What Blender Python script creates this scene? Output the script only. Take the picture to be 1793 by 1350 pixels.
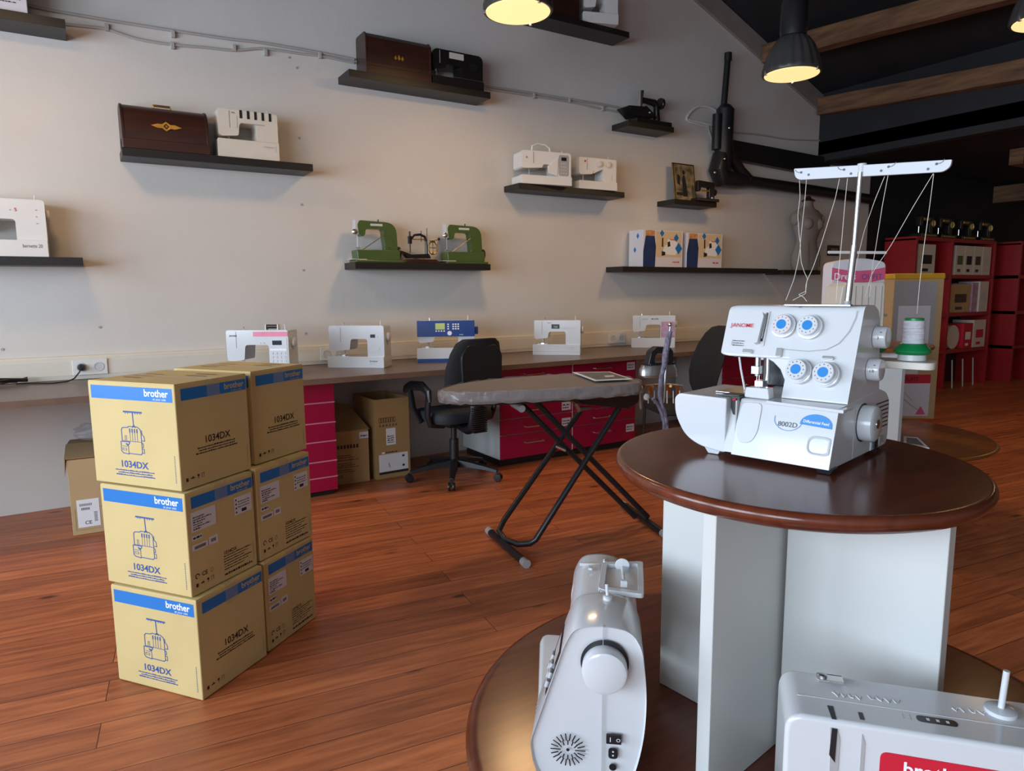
import bpy, bmesh, math, random
from mathutils import Vector, Matrix
random.seed(7)
PI = math.pi
C = bpy.context.scene.collection
for o in list(bpy.data.objects): bpy.data.objects.remove(o)

# ------------------------------------------------------------------ camera
W, Hh, F = 1793, 1350, 1210.0
H = 1.42                                   # eye height
rx = Vector((0.84753436, -0.53067833, -0.00812545))
ru = Vector((0.07809377, 0.10954955, 0.9909088))
rf = Vector((0.52496369, 0.8404638, -0.13428968))
cam = bpy.data.cameras.new('camera'); cam.sensor_width = 36; cam.lens = 36 * F / W
cam.clip_start = 0.05; cam.clip_end = 60
co = bpy.data.objects.new('camera', cam); C.objects.link(co)
M = Matrix(((rx.x, ru.x, -rf.x, 0), (rx.y, ru.y, -rf.y, 0), (rx.z, ru.z, -rf.z, H), (0, 0, 0, 1)))
co.matrix_world = M
bpy.context.scene.camera = co
sc = bpy.context.scene
sc.view_settings.view_transform = 'Standard'; sc.view_settings.look = 'None'
sc.view_settings.gamma = 1; sc.view_settings.exposure = 0.15
sc.view_settings.use_curve_mapping = False

# ------------------------------------------------------------------ light
wd = bpy.data.worlds.new('world'); sc.world = wd; wd.use_nodes = True
wd.node_tree.nodes['Background'].inputs[0].default_value = (0.62, 0.75, 1.0, 1)
wd.node_tree.nodes['Background'].inputs[1].default_value = 0.8
def area(name, loc, target, sx, sy, power, col, shape='RECTANGLE', spread=180):
    l = bpy.data.lights.new(name, 'AREA'); l.shape = shape; l.size = sx; l.size_y = sy
    l.energy = power; l.color = col; l.spread = math.radians(spread)
    o = bpy.data.objects.new(name, l); C.objects.link(o); o.location = loc
    o.rotation_euler = (Vector(target) - Vector(loc)).to_track_quat('-Z', 'Y').to_euler()
    return o
DAY = (0.70, 0.84, 1.0); WARM = (1.0, 0.62, 0.30)
WIN = [(-2.9, -0.7), (-0.4, 1.8), (2.1, 4.3)]  # window spans along the left wall
XL, YF = -3.6, -3.4
for a, b in WIN:
    area('daylight', (XL - 0.06, (a + b) / 2, 1.85), (10, (a + b) / 2, 1.2), b - a, 1.9, 71 * (b - a), DAY)
LAMPS = [(2.60, 4.05, 3.235), (5.07, 3.79, 3.15), (-0.30, 4.15, 3.25), (5.701, 2.258, 3.2), (8.6, 2.2, 2.75), (11.6, 3.2, 2.75)]
LPOW = [18, 17, 13, 3.5, 9, 3]

# ------------------------------------------------------------------ materials
MATS = {}
def mat(name, col, rough=0.5, metal=0.0, noise=0.0, scale=8.0, bump=0.0, bscale=60.0, emit=0.0, coat=0.0, alpha=1.0, trans=0.0, stretch=None, spec=0.5):
    if name in MATS: return MATS[name]
    m = bpy.data.materials.new(name); m.use_nodes = True; nt = m.node_tree; b = nt.nodes['Principled BSDF']
    b.inputs['Base Color'].default_value = (*col, 1); b.inputs['Roughness'].default_value = rough
    b.inputs['Metallic'].default_value = metal; b.inputs['Coat Weight'].default_value = coat
    b.inputs['Coat Roughness'].default_value = 0.08; b.inputs['Specular IOR Level'].default_value = spec
    b.inputs['Alpha'].default_value = alpha; b.inputs['Transmission Weight'].default_value = trans
    tc = nt.nodes.new('ShaderNodeTexCoord'); mp = nt.nodes.new('ShaderNodeMapping')
    nt.links.new(tc.outputs['Object'], mp.inputs[0])
    if stretch: mp.inputs['Scale'].default_value = stretch
    nz = nt.nodes.new('ShaderNodeTexNoise'); nz.inputs['Scale'].default_value = scale; nz.inputs['Detail'].default_value = 5
    nt.links.new(mp.outputs[0], nz.inputs['Vector'])
    if noise > 0:
        r = nt.nodes.new('ShaderNodeValToRGB')
        r.color_ramp.elements[0].position = 0.3; r.color_ramp.elements[1].position = 0.7
        r.color_ramp.elements[0].color = (*[c * (1 - noise) for c in col], 1)
        r.color_ramp.elements[1].color = (*[min(1, c * (1 + noise)) for c in col], 1)
        nt.links.new(nz.outputs['Fac'], r.inputs[0]); nt.links.new(r.outputs[0], b.inputs['Base Color'])
    if bump > 0:
        n2 = nt.nodes.new('ShaderNodeTexNoise'); n2.inputs['Scale'].default_value = bscale; n2.inputs['Detail'].default_value = 4
        nt.links.new(mp.outputs[0], n2.inputs['Vector'])
        bp = nt.nodes.new('ShaderNodeBump'); bp.inputs['Strength'].default_value = bump; bp.inputs['Distance'].default_value = 0.01
        nt.links.new(n2.outputs['Fac'], bp.inputs['Height']); nt.links.new(bp.outputs[0], b.inputs['Normal'])
    if emit > 0:
        b.inputs['Emission Color'].default_value = (*col, 1); b.inputs['Emission Strength'].default_value = emit
    MATS[name] = m; return m

def floor_mat():
    m = bpy.data.materials.new('floor boards'); m.use_nodes = True; nt = m.node_tree; b = nt.nodes['Principled BSDF']
    N = nt.nodes.new; L = nt.links.new
    tc = N('ShaderNodeTexCoord'); mp = N('ShaderNodeMapping'); mp.inputs['Rotation'].default_value = (0, 0, math.radians(7))
    mp.inputs['Location'].default_value = (0.35, 0.03, 0)
    L(tc.outputs['Object'], mp.inputs[0])
    br = N('ShaderNodeTexBrick'); br.inputs['Scale'].default_value = 1; br.inputs['Brick Width'].default_value = 2.3
    br.inputs['Row Height'].default_value = 0.142; br.inputs['Mortar Size'].default_value = 0.0014; br.inputs['Mortar Smooth'].default_value = 0.1
    br.offset = 0.37; br.inputs['Bias'].default_value = 0.0
    br.inputs['Color1'].default_value = (0, 0, 0, 1); br.inputs['Color2'].default_value = (1, 1, 1, 1); br.inputs['Mortar'].default_value = (0.5, 0.5, 0.5, 1)
    L(mp.outputs[0], br.inputs['Vector'])
    # long grain, shifted board by board
    add = N('ShaderNodeVectorMath'); add.operation = 'MULTIPLY_ADD'; add.inputs[1].default_value = (3.1, 7.7, 5.3)
    L(br.outputs['Color'], add.inputs[0]); L(mp.outputs[0], add.inputs[2])
    st = N('ShaderNodeMapping'); st.inputs['Scale'].default_value = (1.1, 13, 1); L(add.outputs[0], st.inputs[0])
    g = N('ShaderNodeTexNoise'); g.inputs['Scale'].default_value = 2.2; g.inputs['Detail'].default_value = 8; g.inputs['Roughness'].default_value = 0.62; g.inputs['Distortion'].default_value = 0.6
    L(st.outputs[0], g.inputs['Vector'])
    r = N('ShaderNodeValToRGB'); e = r.color_ramp.elements
    e[0].position = 0.25; e[0].color = (0.24, 0.062, 0.025, 1); e[1].position = 0.80; e[1].color = (0.70, 0.235, 0.090, 1)
    x = e.new(0.5); x.color = (0.46, 0.135, 0.050, 1)
    L(g.outputs['Fac'], r.inputs[0])
    # board tone
    mx = N('ShaderNodeMix'); mx.data_type = 'RGBA'; mx.blend_type = 'MULTIPLY'; mx.inputs[0].default_value = 1
    tr = N('ShaderNodeValToRGB'); tr.color_ramp.elements[0].color = (0.74, 0.70, 0.68, 1); tr.color_ramp.elements[1].color = (1.12, 1.1, 1.04, 1)
    L(br.outputs['Color'], tr.inputs[0]); L(r.outputs[0], mx.inputs['A']); L(tr.outputs[0], mx.inputs['B'])
    # knots
    km = N('ShaderNodeMapping'); km.inputs['Scale'].default_value = (1.5, 3.6, 1); L(add.outputs[0], km.inputs[0])
    v = N('ShaderNodeTexVoronoi'); v.inputs['Scale'].default_value = 1.55; L(km.outputs[0], v.inputs['Vector'])
    kr = N('ShaderNodeValToRGB'); kr.color_ramp.elements[0].position = 0.05; kr.color_ramp.elements[0].color = (0.22, 0.2, 0.24, 1)
    kr.color_ramp.elements[1].position = 0.14; kr.color_ramp.elements[1].color = (1, 1, 1, 1)
    L(v.outputs['Distance'], kr.inputs[0])
    m2 = N('ShaderNodeMix'); m2.data_type = 'RGBA'; m2.blend_type = 'MULTIPLY'; m2.inputs[0].default_value = 1
    L(mx.outputs['Result'], m2.inputs['A']); L(kr.outputs[0], m2.inputs['B'])
    m3 = N('ShaderNodeMix'); m3.data_type = 'RGBA'; L(br.outputs['Fac'], m3.inputs[0]); L(m2.outputs['Result'], m3.inputs['A']); m3.inputs['B'].default_value = (0.035, 0.01, 0.006, 1)
    L(m3.outputs['Result'], b.inputs['Base Color'])
    rr = N('ShaderNodeMapRange'); rr.inputs['To Min'].default_value = 0.30; rr.inputs['To Max'].default_value = 0.52; L(g.outputs['Fac'], rr.inputs[0]); L(rr.outputs[0], b.inputs['Roughness'])
    fn = N('ShaderNodeTexNoise'); fn.inputs['Scale'].default_value = 90; fn.inputs['Detail'].default_value = 3; L(st.outputs[0], fn.inputs['Vector'])
    ad = N('ShaderNodeMath'); ad.operation = 'SUBTRACT'; ad.inputs[0].default_value = 0; 
    bp = N('ShaderNodeBump'); bp.inputs['Strength'].default_value = 0.12; bp.inputs['Distance'].default_value = 0.002; L(g.outputs['Fac'], bp.inputs['Height'])
    b2 = N('ShaderNodeBump'); b2.invert = True; b2.inputs['Strength'].default_value = 0.6; b2.inputs['Distance'].default_value = 0.003; L(br.outputs['Fac'], b2.inputs['Height']); L(bp.outputs[0], b2.inputs['Normal'])
    L(b2.outputs[0], b.inputs['Normal'])
    return m

WALL = mat('wall paint', (0.61, 0.575, 0.53), 0.75, noise=0.035, scale=1.3, bump=0.25, bscale=9)
DARKWALL = mat('black wall paint', (0.010, 0.010, 0.012), 0.7, noise=0.2)
CEIL = mat('black roof boards', (0.012, 0.012, 0.014), 0.7, noise=0.25, scale=3, bump=0.2, bscale=5)
BEAMW = mat('old timber', (0.17, 0.085, 0.040), 0.8, noise=0.45, scale=5, bump=0.6, bscale=12, stretch=(4, 0.5, 4))
TRIM = mat('gable trim paint', (0.26, 0.225, 0.20), 0.7, noise=0.08)
TOPWOOD = mat('stained table wood', (0.115, 0.026, 0.011), 0.20, noise=0.22, scale=5, stretch=(1, 9, 1))
TOPWOOD2 = mat('light stained table wood', (0.27, 0.085, 0.018), 0.32, noise=0.25, scale=5, stretch=(1, 9, 1))
BENCH = mat('bench laminate', (0.165, 0.115, 0.092), 0.36, noise=0.16, scale=6, stretch=(0.5, 9, 1))
BENCHE = mat('bench edge', (0.16, 0.095, 0.062), 0.5, noise=0.12)
WHITE = mat('white plastic', (0.58, 0.59, 0.60), 0.18, coat=0.25, noise=0.01)
WHITEM = mat('matt white plastic', (0.70, 0.69, 0.66), 0.4, noise=0.02)
OFFW = mat('cream plastic', (0.66, 0.61, 0.52), 0.35, noise=0.02)
PANELW = mat('white melamine board', (0.53, 0.535, 0.51), 0.35, noise=0.02, scale=3)
GREYP = mat('grey plastic', (0.36, 0.35, 0.34), 0.4, noise=0.03)
LGREY = mat('light grey plastic', (0.55, 0.55, 0.55), 0.35, noise=0.02)
BLACK = mat('black plastic', (0.012, 0.012, 0.014), 0.35, noise=0.1)
BLACKM = mat('black painted metal', (0.014, 0.014, 0.016), 0.32, noise=0.1)
SHELFB = mat('black brown shelf foil', (0.012, 0.010, 0.009), 0.45, noise=0.2, stretch=(1, 20, 20))
FABB = mat('black chair fabric', (0.012, 0.012, 0.014), 0.8, noise=0.2, bump=0.3, bscale=300)
FABG = mat('slate seat fabric', (0.022, 0.028, 0.036), 0.7, noise=0.2, bump=0.3, bscale=300)
CHROME = mat('chrome', (0.72, 0.72, 0.72), 0.28, 1.0, noise=0.05)
STEEL = mat('brushed steel', (0.42, 0.43, 0.44), 0.3, 1.0, noise=0.06)
BRASS = mat('brass', (0.62, 0.42, 0.13), 0.28, 1.0, noise=0.1)
MAGENTA = mat('gloss crimson drawer front', (0.34, 0.003, 0.040), 0.20, coat=0.3, noise=0.02)
REDS = mat('red shelf foil', (0.33, 0.010, 0.014), 0.4, noise=0.05)
LINEP = mat('pale drawer gap', (0.62, 0.22, 0.30), 0.4)
CARDB = mat('shaded brown cardboard', (0.40, 0.245, 0.095), 0.78, noise=0.05, scale=5)  # open cartons: browner board, with their shade also darkened into the colour
CARD = mat('corrugated cardboard', (0.57, 0.43, 0.185), 0.75, noise=0.05, scale=5, bump=0.06, bscale=14)
CARD2 = mat('pale cardboard', (0.50, 0.34, 0.17), 0.78, noise=0.05, scale=5, bump=0.06, bscale=14)
CARDIN = mat('cardboard inside', (0.22, 0.13, 0.06), 0.85, noise=0.08)
PBLUE = mat('print blue', (0.008, 0.160, 0.48), 0.4, noise=0.02)
PLINE = mat('print line blue', (0.03, 0.08, 0.28), 0.6)
PBLK = mat('print black', (0.015, 0.014, 0.018), 0.6)
PWHT = mat('print white', (0.80, 0.80, 0.80), 0.5)
LABEL = mat('label paper', (0.66, 0.63, 0.66), 0.6, noise=0.01)
PRED = mat('print red', (0.55, 0.010, 0.03), 0.45)
PPINK = mat('print pink', (0.68, 0.10, 0.20), 0.5)
TAPE = mat('clear tape', (0.62, 0.56, 0.48), 0.12, alpha=0.22, coat=0.4)
FILM = mat('clear film', (0.55, 0.55, 0.55), 0.10, alpha=0.35, coat=0.5, bump=0.7, bscale=22)
MAHOG = mat('mahogany', (0.040, 0.012, 0.007), 0.36, noise=0.35, scale=4, coat=0.15, stretch=(0.7, 4, 4))
MAHOGD = mat('dark mahogany', (0.030, 0.010, 0.006), 0.4, noise=0.3)
GOLDP = mat('gold inlay', (0.45, 0.21, 0.02), 0.4, noise=0.3, scale=30)
GREEN = mat('green enamel', (0.066, 0.105, 0.026), 0.28, coat=0.2, noise=0.06)
IRONB = mat('black japanned iron', (0.012, 0.010, 0.010), 0.25, noise=0.1)
NAVY = mat('navy plastic', (0.006, 0.040, 0.20), 0.3, noise=0.03)
SCREEN = mat('dark lcd', (0.012, 0.02, 0.035), 0.12)
LCDG = mat('green lcd', (0.50, 0.60, 0.18), 0.3)
GREENP = mat('green plastic', (0.004, 0.20, 0.055), 0.3, noise=0.03)
THREAD = mat('white thread', (0.74, 0.73, 0.77), 0.6, bump=0.8, bscale=500, stretch=(0.05, 0.05, 1))
THREADL = mat('loose thread', (0.62, 0.58, 0.50), 0.7)
DIALB = mat('dial blue', (0.015, 0.20, 0.52), 0.35)
LAMPH = mat('lamp housing', (0.075, 0.072, 0.068), 0.4, 0.3, noise=0.08)
LAMPG = mat('lit lamp glass', (1.0, 0.72, 0.32), 0.3, emit=0.95, noise=0.06, scale=20)
PIPE = mat('black duct', (0.010, 0.010, 0.010), 0.4, noise=0.1)
BOARDF = mat('grey board cover', (0.20, 0.175, 0.165), 0.6, noise=0.05)
SILVR = mat('silver film', (0.42, 0.37, 0.35), 0.20, alpha=0.42, coat=0.6, bump=0.9, bscale=14, stretch=(1, 6, 1))
CORD = mat('braided cord', (0.20, 0.18, 0.24), 0.8, noise=0.5, scale=60)
FORM = mat('dress form cloth', (0.22, 0.20, 0.18), 0.8, noise=0.05)
PAPERD = mat('leaflet photo', (0.10, 0.11, 0.13), 0.4, noise=0.3, scale=20)
PINKP = mat('mauve print', (0.42, 0.25, 0.36), 0.4, noise=0.3, scale=14)
PINKS = mat('pink stripe', (0.72, 0.17, 0.27), 0.4, noise=0.15, scale=14)
POSTER = mat('old poster', (0.20, 0.15, 0.08), 0.6, noise=0.8, scale=14)
GLASS = mat('window glass', (0.8, 0.9, 1.0), 0.05, alpha=0.12)
TANW = mat('tan wall paint', (0.42, 0.30, 0.17), 0.8, noise=0.05)
GOLDB = mat('yellow lid', (0.62, 0.33, 0.02), 0.35, noise=0.1)
DENIM = mat('print denim', (0.010, 0.03, 0.11), 0.6, noise=0.3)
PSKIN = mat('print warm', (0.55, 0.25, 0.10), 0.6, noise=0.3, scale=30)
CABLEW = mat('white cable', (0.42, 0.39, 0.36), 0.5)

# ------------------------------------------------------------------ mesh tools
class MB:
    def __init__(s): s.v = []; s.f = []; s.m = []
    def add(s, vs, fs, mi=0, Mx=None):
        n = len(s.v)
        for p in vs:
            p = Vector(p)
            s.v.append(Mx @ p if Mx else p)
        for f in fs: s.f.append([i + n for i in f]); s.m.append(mi)
        return s
    def box(s, x0, x1, y0, y1, z0, z1, mi=0, Mx=None):
        vs = [(x, y, z) for z in (z0, z1) for y in (y0, y1) for x in (x0, x1)]
        return s.add(vs, [(0, 2, 3, 1), (4, 5, 7, 6), (0, 1, 5, 4), (2, 6, 7, 3), (0, 4, 6, 2), (1, 3, 7, 5)], mi, Mx)
    def prism(s, poly, a, b, ax='y', mi=0, Mx=None, cap=True):
        # poly: 2D points; ax y: (x,z) extruded along y, ax x: (y,z) along x, ax z: (x,y) along z
        def P(p, t):
            return (p[0], t, p[1]) if ax == 'y' else (t, p[0], p[1]) if ax == 'x' else (p[0], p[1], t)
        n = len(poly); ar = sum(poly[i][0] * poly[(i + 1) % n][1] - poly[(i + 1) % n][0] * poly[i][1] for i in range(n))
        if (ar < 0) != (ax == 'y'): pass
        pl = list(poly)
        if ar < 0: pl = pl[::-1]
        vs = [P(p, a) for p in pl] + [P(p, b) for p in pl]
        fs = [(i, (i + 1) % n, n + (i + 1) % n, n + i) for i in range(n)]
        if cap: fs += [tuple(range(n))[::-1], tuple(range(n, 2 * n))]
        if ax == 'y': fs = [f[::-1] for f in fs]
        if a > b: fs = [f[::-1] for f in fs]
        return s.add(vs, fs, mi, Mx)
    def loft(s, rings, mi=0, cap=True, closed=True, Mx=None):
        n = len(rings[0]); vs = [p for r in rings for p in r]; fs = []
        for k in range(len(rings) - 1):
            for i in range(n if closed else n - 1):
                j = (i + 1) % n; fs.append((k * n + i, k * n + j, (k + 1) * n + j, (k + 1) * n + i))
        if cap: fs += [tuple(range(n))[::-1], tuple(range((len(rings) - 1) * n, len(rings) * n))]
        return s.add(vs, fs, mi, Mx)
    def tube(s, pts, r, seg=8, mi=0, Mx=None, closed=False, flat=1.0):
        pts = [Vector(p) for p in pts]; n = len(pts); rings = []
        up = Vector((0, 0, 1)); d0 = (pts[1] - pts[0]).normalized()
        if abs(d0.dot(up)) > 0.95: up = Vector((1, 0, 0))
        nrm = (up - d0 * up.dot(d0)).normalized()
        for i, p in enumerate(pts):
            if closed: d = pts[(i + 1) % n] - pts[i - 1]
            else: d = pts[min(i + 1, n - 1)] - pts[max(i - 1, 0)]
            d.normalize(); nrm = (nrm - d * nrm.dot(d)); nrm.normalize(); b = d.cross(nrm)
            rr = r[i] if isinstance(r, (list, tuple)) else r
            rings.append([p + (nrm * math.cos(2 * PI * k / seg) + b * flat * math.sin(2 * PI * k / seg)) * rr for k in range(seg)])
        if closed: rings.append(rings[0]); return s.loft(rings, mi, False, True, Mx)
        return s.loft(rings, mi, True, True, Mx)
    def lathe(s, prof, seg=24, mi=0, Mx=None, cap=True):
        rings = [[(r * math.cos(2 * PI * k / seg), r * math.sin(2 * PI * k / seg), z) for k in range(seg)] for r, z in prof]
        return s.loft(rings, mi, cap, True, Mx)
    def cyl(s, p0, p1, r, seg=20, mi=0, Mx=None): return s.tube([p0, p1], r, seg, mi, Mx)
    def ball(s, c, r, seg=12, mi=0, sx=1, sy=1, sz=1, Mx=None):
        rings = []
        for i in range(1, 9):
            t = -PI / 2 + PI * i / 9
            rings.append([(c[0] + sx * r * math.cos(t) * math.cos(2 * PI * k / seg), c[1] + sy * r * math.cos(t) * math.sin(2 * PI * k / seg), c[2] + sz * r * math.sin(t)) for k in range(seg)])
        return s.loft(rings, mi, True, True, Mx)
    def poly(s, pts, mi=0, Mx=None): return s.add(pts, [tuple(range(len(pts)))], mi, Mx)
    # flat artwork: local 2D (x right, z up) on a face looking towards -y, lifted by y
    def rect(s, x0, x1, z0, z1, y=0, mi=0, Mx=None): return s.poly([(x0, y, z0), (x1, y, z0), (x1, y, z1), (x0, y, z1)], mi, Mx)
    def flat(s, pts, y=0, mi=0, Mx=None): return s.poly([(p[0], y, p[1]) for p in pts], mi, Mx)
    def disc(s, x, z, r, y=0, mi=0, Mx=None, seg=20): return s.flat([(x + r * math.cos(2 * PI * k / seg), z + r * math.sin(2 * PI * k / seg)) for k in range(seg)], y, mi, Mx)
    def stroke(s, pts, w, y=0, mi=0, Mx=None, closed=False):
        pts = [Vector(p) for p in pts]; n = len(pts)
        for i in range(n if closed else n - 1):
            a, b = pts[i], pts[(i + 1) % n]; d = (b - a)
            if d.length < 1e-6: continue
            d.normalize(); q = Vector((-d.y, d.x)) * w / 2; e = d * w * 0.3
            s.flat([a - q - e, b - q + e, b + q + e, a + q - e], y, mi, Mx)
        return s
    def text(s, txt, x, z, size, y=0, mi=0, Mx=None, align='LEFT', bold=0.0, rot=0.0, wid=None):
        cu = bpy.data.curves.new('t', 'FONT'); cu.body = txt; cu.size = size; cu.align_x = align; cu.offset = bold * size
        cu.resolution_u = 3
        ob = bpy.data.objects.new('t', cu); me = bpy.data.meshes.new_from_object(ob)
        xs = [v.co.x for v in me.vertices] or [0, 1]
        k = wid / (max(xs) - min(xs)) if wid else 1
        c, sn = math.cos(rot), math.sin(rot)
        vs = [(x + c * v.co.x * k - sn * v.co.y, y, z + sn * v.co.x * k + c * v.co.y) for v in me.vertices]
        fs = [tuple(p.vertices) for p in me.polygons]
        s.add(vs, fs, mi, Mx); bpy.data.objects.remove(ob); bpy.data.curves.remove(cu); bpy.data.meshes.remove(me)
        return s
    def fake(s, x, z, w, h, y=0, mi=0, Mx=None, seed=1):
        r = random.Random(seed); t = x          # a line of tiny print too small to read
        while t < x + w - h * 0.3:
            g = h * (0.5 + 1.6 * r.random()); g = min(g, x + w - t); s.rect(t, t + g, z, z + h * (0.55 + 0.45 * r.random()), y, mi, Mx); t += g + h * 0.35
        return s
    def build(s, name, mats, parent=None, bevel=0, segs=2, smooth=True, angle=35, recalc=True):
        me = bpy.data.meshes.new(name); me.from_pydata([tuple(v) for v in s.v], [], s.f)
        if not isinstance(mats, (list, tuple)): mats = [mats]
        for m in mats: me.materials.append(m)
        me.polygons.foreach_set('material_index', s.m); me.update()
        if recalc:
            bm = bmesh.new(); bm.from_mesh(me); bmesh.ops.recalc_face_normals(bm, faces=bm.faces[:]); bm.to_mesh(me); bm.free()
        if smooth:
            me.shade_smooth(); me.set_sharp_from_angle(angle=math.radians(angle))
        o = bpy.data.objects.new(name, me); C.objects.link(o)
        if parent: o.parent = parent
        if bevel:
            b = o.modifiers.new('bevel', 'BEVEL'); b.width = bevel; b.segments = segs; b.limit_method = 'ANGLE'; b.angle_limit = math.radians(30); b.harden_normals = True
        return o
def rpoly(pts, rad, n=5):
    out = []; N = len(pts)
    for i, p in enumerate(pts):
        r = rad[i] if isinstance(rad, (list, tuple)) else rad
        p = Vector(p[:2]); a = Vector(pts[i - 1][:2]) - p; b = Vector(pts[(i + 1) % N][:2]) - p
        r = min(r, a.length * 0.49, b.length * 0.49)
        if r < 1e-5: out.append(tuple(p)); continue
        a.normalize(); b.normalize()
        for k in range(n + 1):
            t = k / n; q = p + a * r * (1 - t) ** 2 + b * r * t ** 2
            out.append(tuple(q))
    return out
def T(x=0, y=0, z=0, rz=0, rx=0, ry=0, s=1):
    return Matrix.Translation((x, y, z)) @ Matrix.Rotation(rz, 4, 'Z') @ Matrix.Rotation(ry, 4, 'Y') @ Matrix.Rotation(rx, 4, 'X') @ Matrix.Scale(s, 4)
def tag(o, label, cat, group=None, kind=None):
    o['label'] = label; o['category'] = cat
    if group: o['group'] = group
    if kind: o['kind'] = kind
    return o
def thing(name, label, cat, loc=(0, 0, 0), rz=0, group=None):
    o = bpy.data.objects.new(name, None); o.empty_display_size = 0.1; C.objects.link(o); o.location = loc; o.rotation_euler = (0, 0, rz)
    return tag(o, label, cat, group)
def struct(o, label=None):
    o['kind'] = 'structure'
    if label: o['label'] = label
    return o
def dup(root, loc, rz, label, group=None):
    def cp(o, par):
        c = o.copy(); C.objects.link(c)
        if par: c.parent = par
        for ch in [k for k in bpy.data.objects if k.parent == o]: cp(ch, c)
        return c
    r = cp(root, None); r.location = loc; r.rotation_euler = (0, 0, rz); r['label'] = label
    if group: r['group'] = group
    return r
D2R = math.radians
D = 5.4465                                  # wall plane
def pray(px, py): return rx * (px - 896.5) - ru * (py - 675) + rf * F
def onz(px, py, z): d = pray(px, py); t = (z - H) / d.z; return Vector((d.x * t, d.y * t, z))
def ony(px, py, y): d = pray(px, py); t = y / d.y; return Vector((d.x * t, y, H + d.z * t))

# ================================================================== ROOM
XR = 14.0
b = MB(); b.box(XL - 0.2, XR + 0.2, YF - 0.2, D + 4.0, -0.1, 0); fl = b.build('floor', floor_mat(), smooth=False); struct(fl)
def roofz(x): return 3.515 + (7.884 - x) * 0.386
# gable wall
b = MB(); b.prism([(XL, 0), (9.0, 0), (9.0, 2.99), (7.89, 2.99), (7.884, 3.70), (XL, roofz(XL) + 0.2)], D, D + 0.25, 'y')
struct(b.build('wall_back', WALL, smooth=False))
b = MB(); b.box(9.0, XR, D + 0.02, D + 0.25, 0, 3.2); struct(b.build('wall_back_dark', DARKWALL, smooth=False))
b = MB(); b.box(7.87, 9.3, D - 0.10, D + 0.0, 2.96, 3.5); struct(b.build('trim_2', DARKWALL, smooth=False))
# left wall and wall behind the camera, with window openings
def wall_with_windows(name, spans, lo, hi, z0, z1, ztop, f):
    b = MB(); e = [lo]
    for a, c in spans: e += [a, c]
    e.append(hi)
    for i in range(0, len(e) - 1, 2): f(b, e[i], e[i + 1], 0, ztop)
    for a, c in spans: f(b, a, c, 0, z0); f(b, a, c, z1, ztop)
    struct(b.build(name, WALL, smooth=False))
wall_with_windows('wall_left', WIN, YF, D, 0.85, 2.85, 7.9, lambda b, p, q, z0, z1: b.box(XL - 0.12, XL, p, q, z0, z1))
wall_with_windows('wall_front', [], XL, XR, 0.85, 2.85, 7.9, lambda b, p, q, z0, z1: b.box(p, q, YF - 0.12, YF, z0, z1))
n = 0
for kind, spans in (('l', WIN),):
    for a, c in spans:
        n += 1
        Mx = T(XL, 0, 0, PI / 2) if kind == 'l' else T(0, YF, 0)
        f = MB(); x0, x1 = (a, c)
        for p, q, z0, z1 in ((x0, x0 + .06, .85, 2.85), (x1 - .06, x1, .85, 2.85), ((x0 + x1) / 2 - .03, (x0 + x1) / 2 + .03, .85, 2.85), (x0, x1, .85, .91), (x0, x1, 2.79, 2.85), (x0, x1, 2.1, 2.15)):
            if kind == 'l': f.box(XL - .09, XL - .03, p, q, z0, z1)
            else: f.box(p, q, YF - .09, YF - .03, z0, z1)
        w = struct(f.build('window_%d' % n, PANELW, smooth=False))
b = MB(); b.box(XR, XR + 0.15, YF, D + 4, 0, 4); struct(b.build('wall_right', TANW, smooth=False))
# roof and flat ceiling
b = MB()
b.prism([(XL - 0.1, roofz(XL - 0.1) + 0.24), (7.86, roofz(7.86) + 0.24), (7.86, roofz(7.86) + 0.4), (XL - 0.1, roofz(XL - .1) + 0.4)], YF, D + .2, 'y')
b.box(7.86, XR, YF, D + 4, 3.05, 3.2); b.box(7.86, 8.0, YF, D + .2, 2.97, 3.85)
struct(b.build('ceiling', CEIL, smooth=False))
# pale trim board following the gable
b = MB(); n_ = Vector((0.386, 1)).normalized()
b.prism([(XL, roofz(XL) + 0.0), (7.884, 3.53), (7.884, 3.74), (XL, roofz(XL) + 0.24)], D - 0.035, D - 0.001, 'y'); struct(b.build('trim_1', TRIM, smooth=False))
# purlins
def beam(x, zt, h, w, tilt=0.062):
    b = MB(); y0, y1 = YF, D - 0.04
    for k in range(1): pass
    zc = lambda y: -(D - y) * tilt
    N = 14; rings = []; r = random.Random(int(x * 10))
    for i in range(N + 1):
        y = y0 + (y1 - y0) * i / N; j = lambda: (r.random() - .5) * 0.022
        z = zt + zc(y); rings.append([(x - w / 2 + j(), y, z + j()), (x + w / 2 + j(), y, z + j()), (x + w / 2 + j(), y, z + h + j()), (x - w / 2 + j(), y, z + h + j())])
    b.loft(rings); o = b.build('ceiling_beam', BEAMW, smooth=False, bevel=0.008); struct(o); return o
beam(7.80, 3.50, 0.20, 0.14); beam(6.78, 3.93, 0.20, 0.16); beam(5.4, 4.46, 0.2, 0.16); beam(4.0, 5.0, .2, .16)
b = MB(); b.box(XR - 1.6, XR - 1.4, YF, D + 4, 2.75, 3.0); struct(b.build('ceiling_beam', BEAMW, smooth=False))
b = MB(); b.box(9.5, XR, 3.9, 4.05, 2.86, 3.04); struct(b.build('ceiling_beam', BEAMW, smooth=False))

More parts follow.
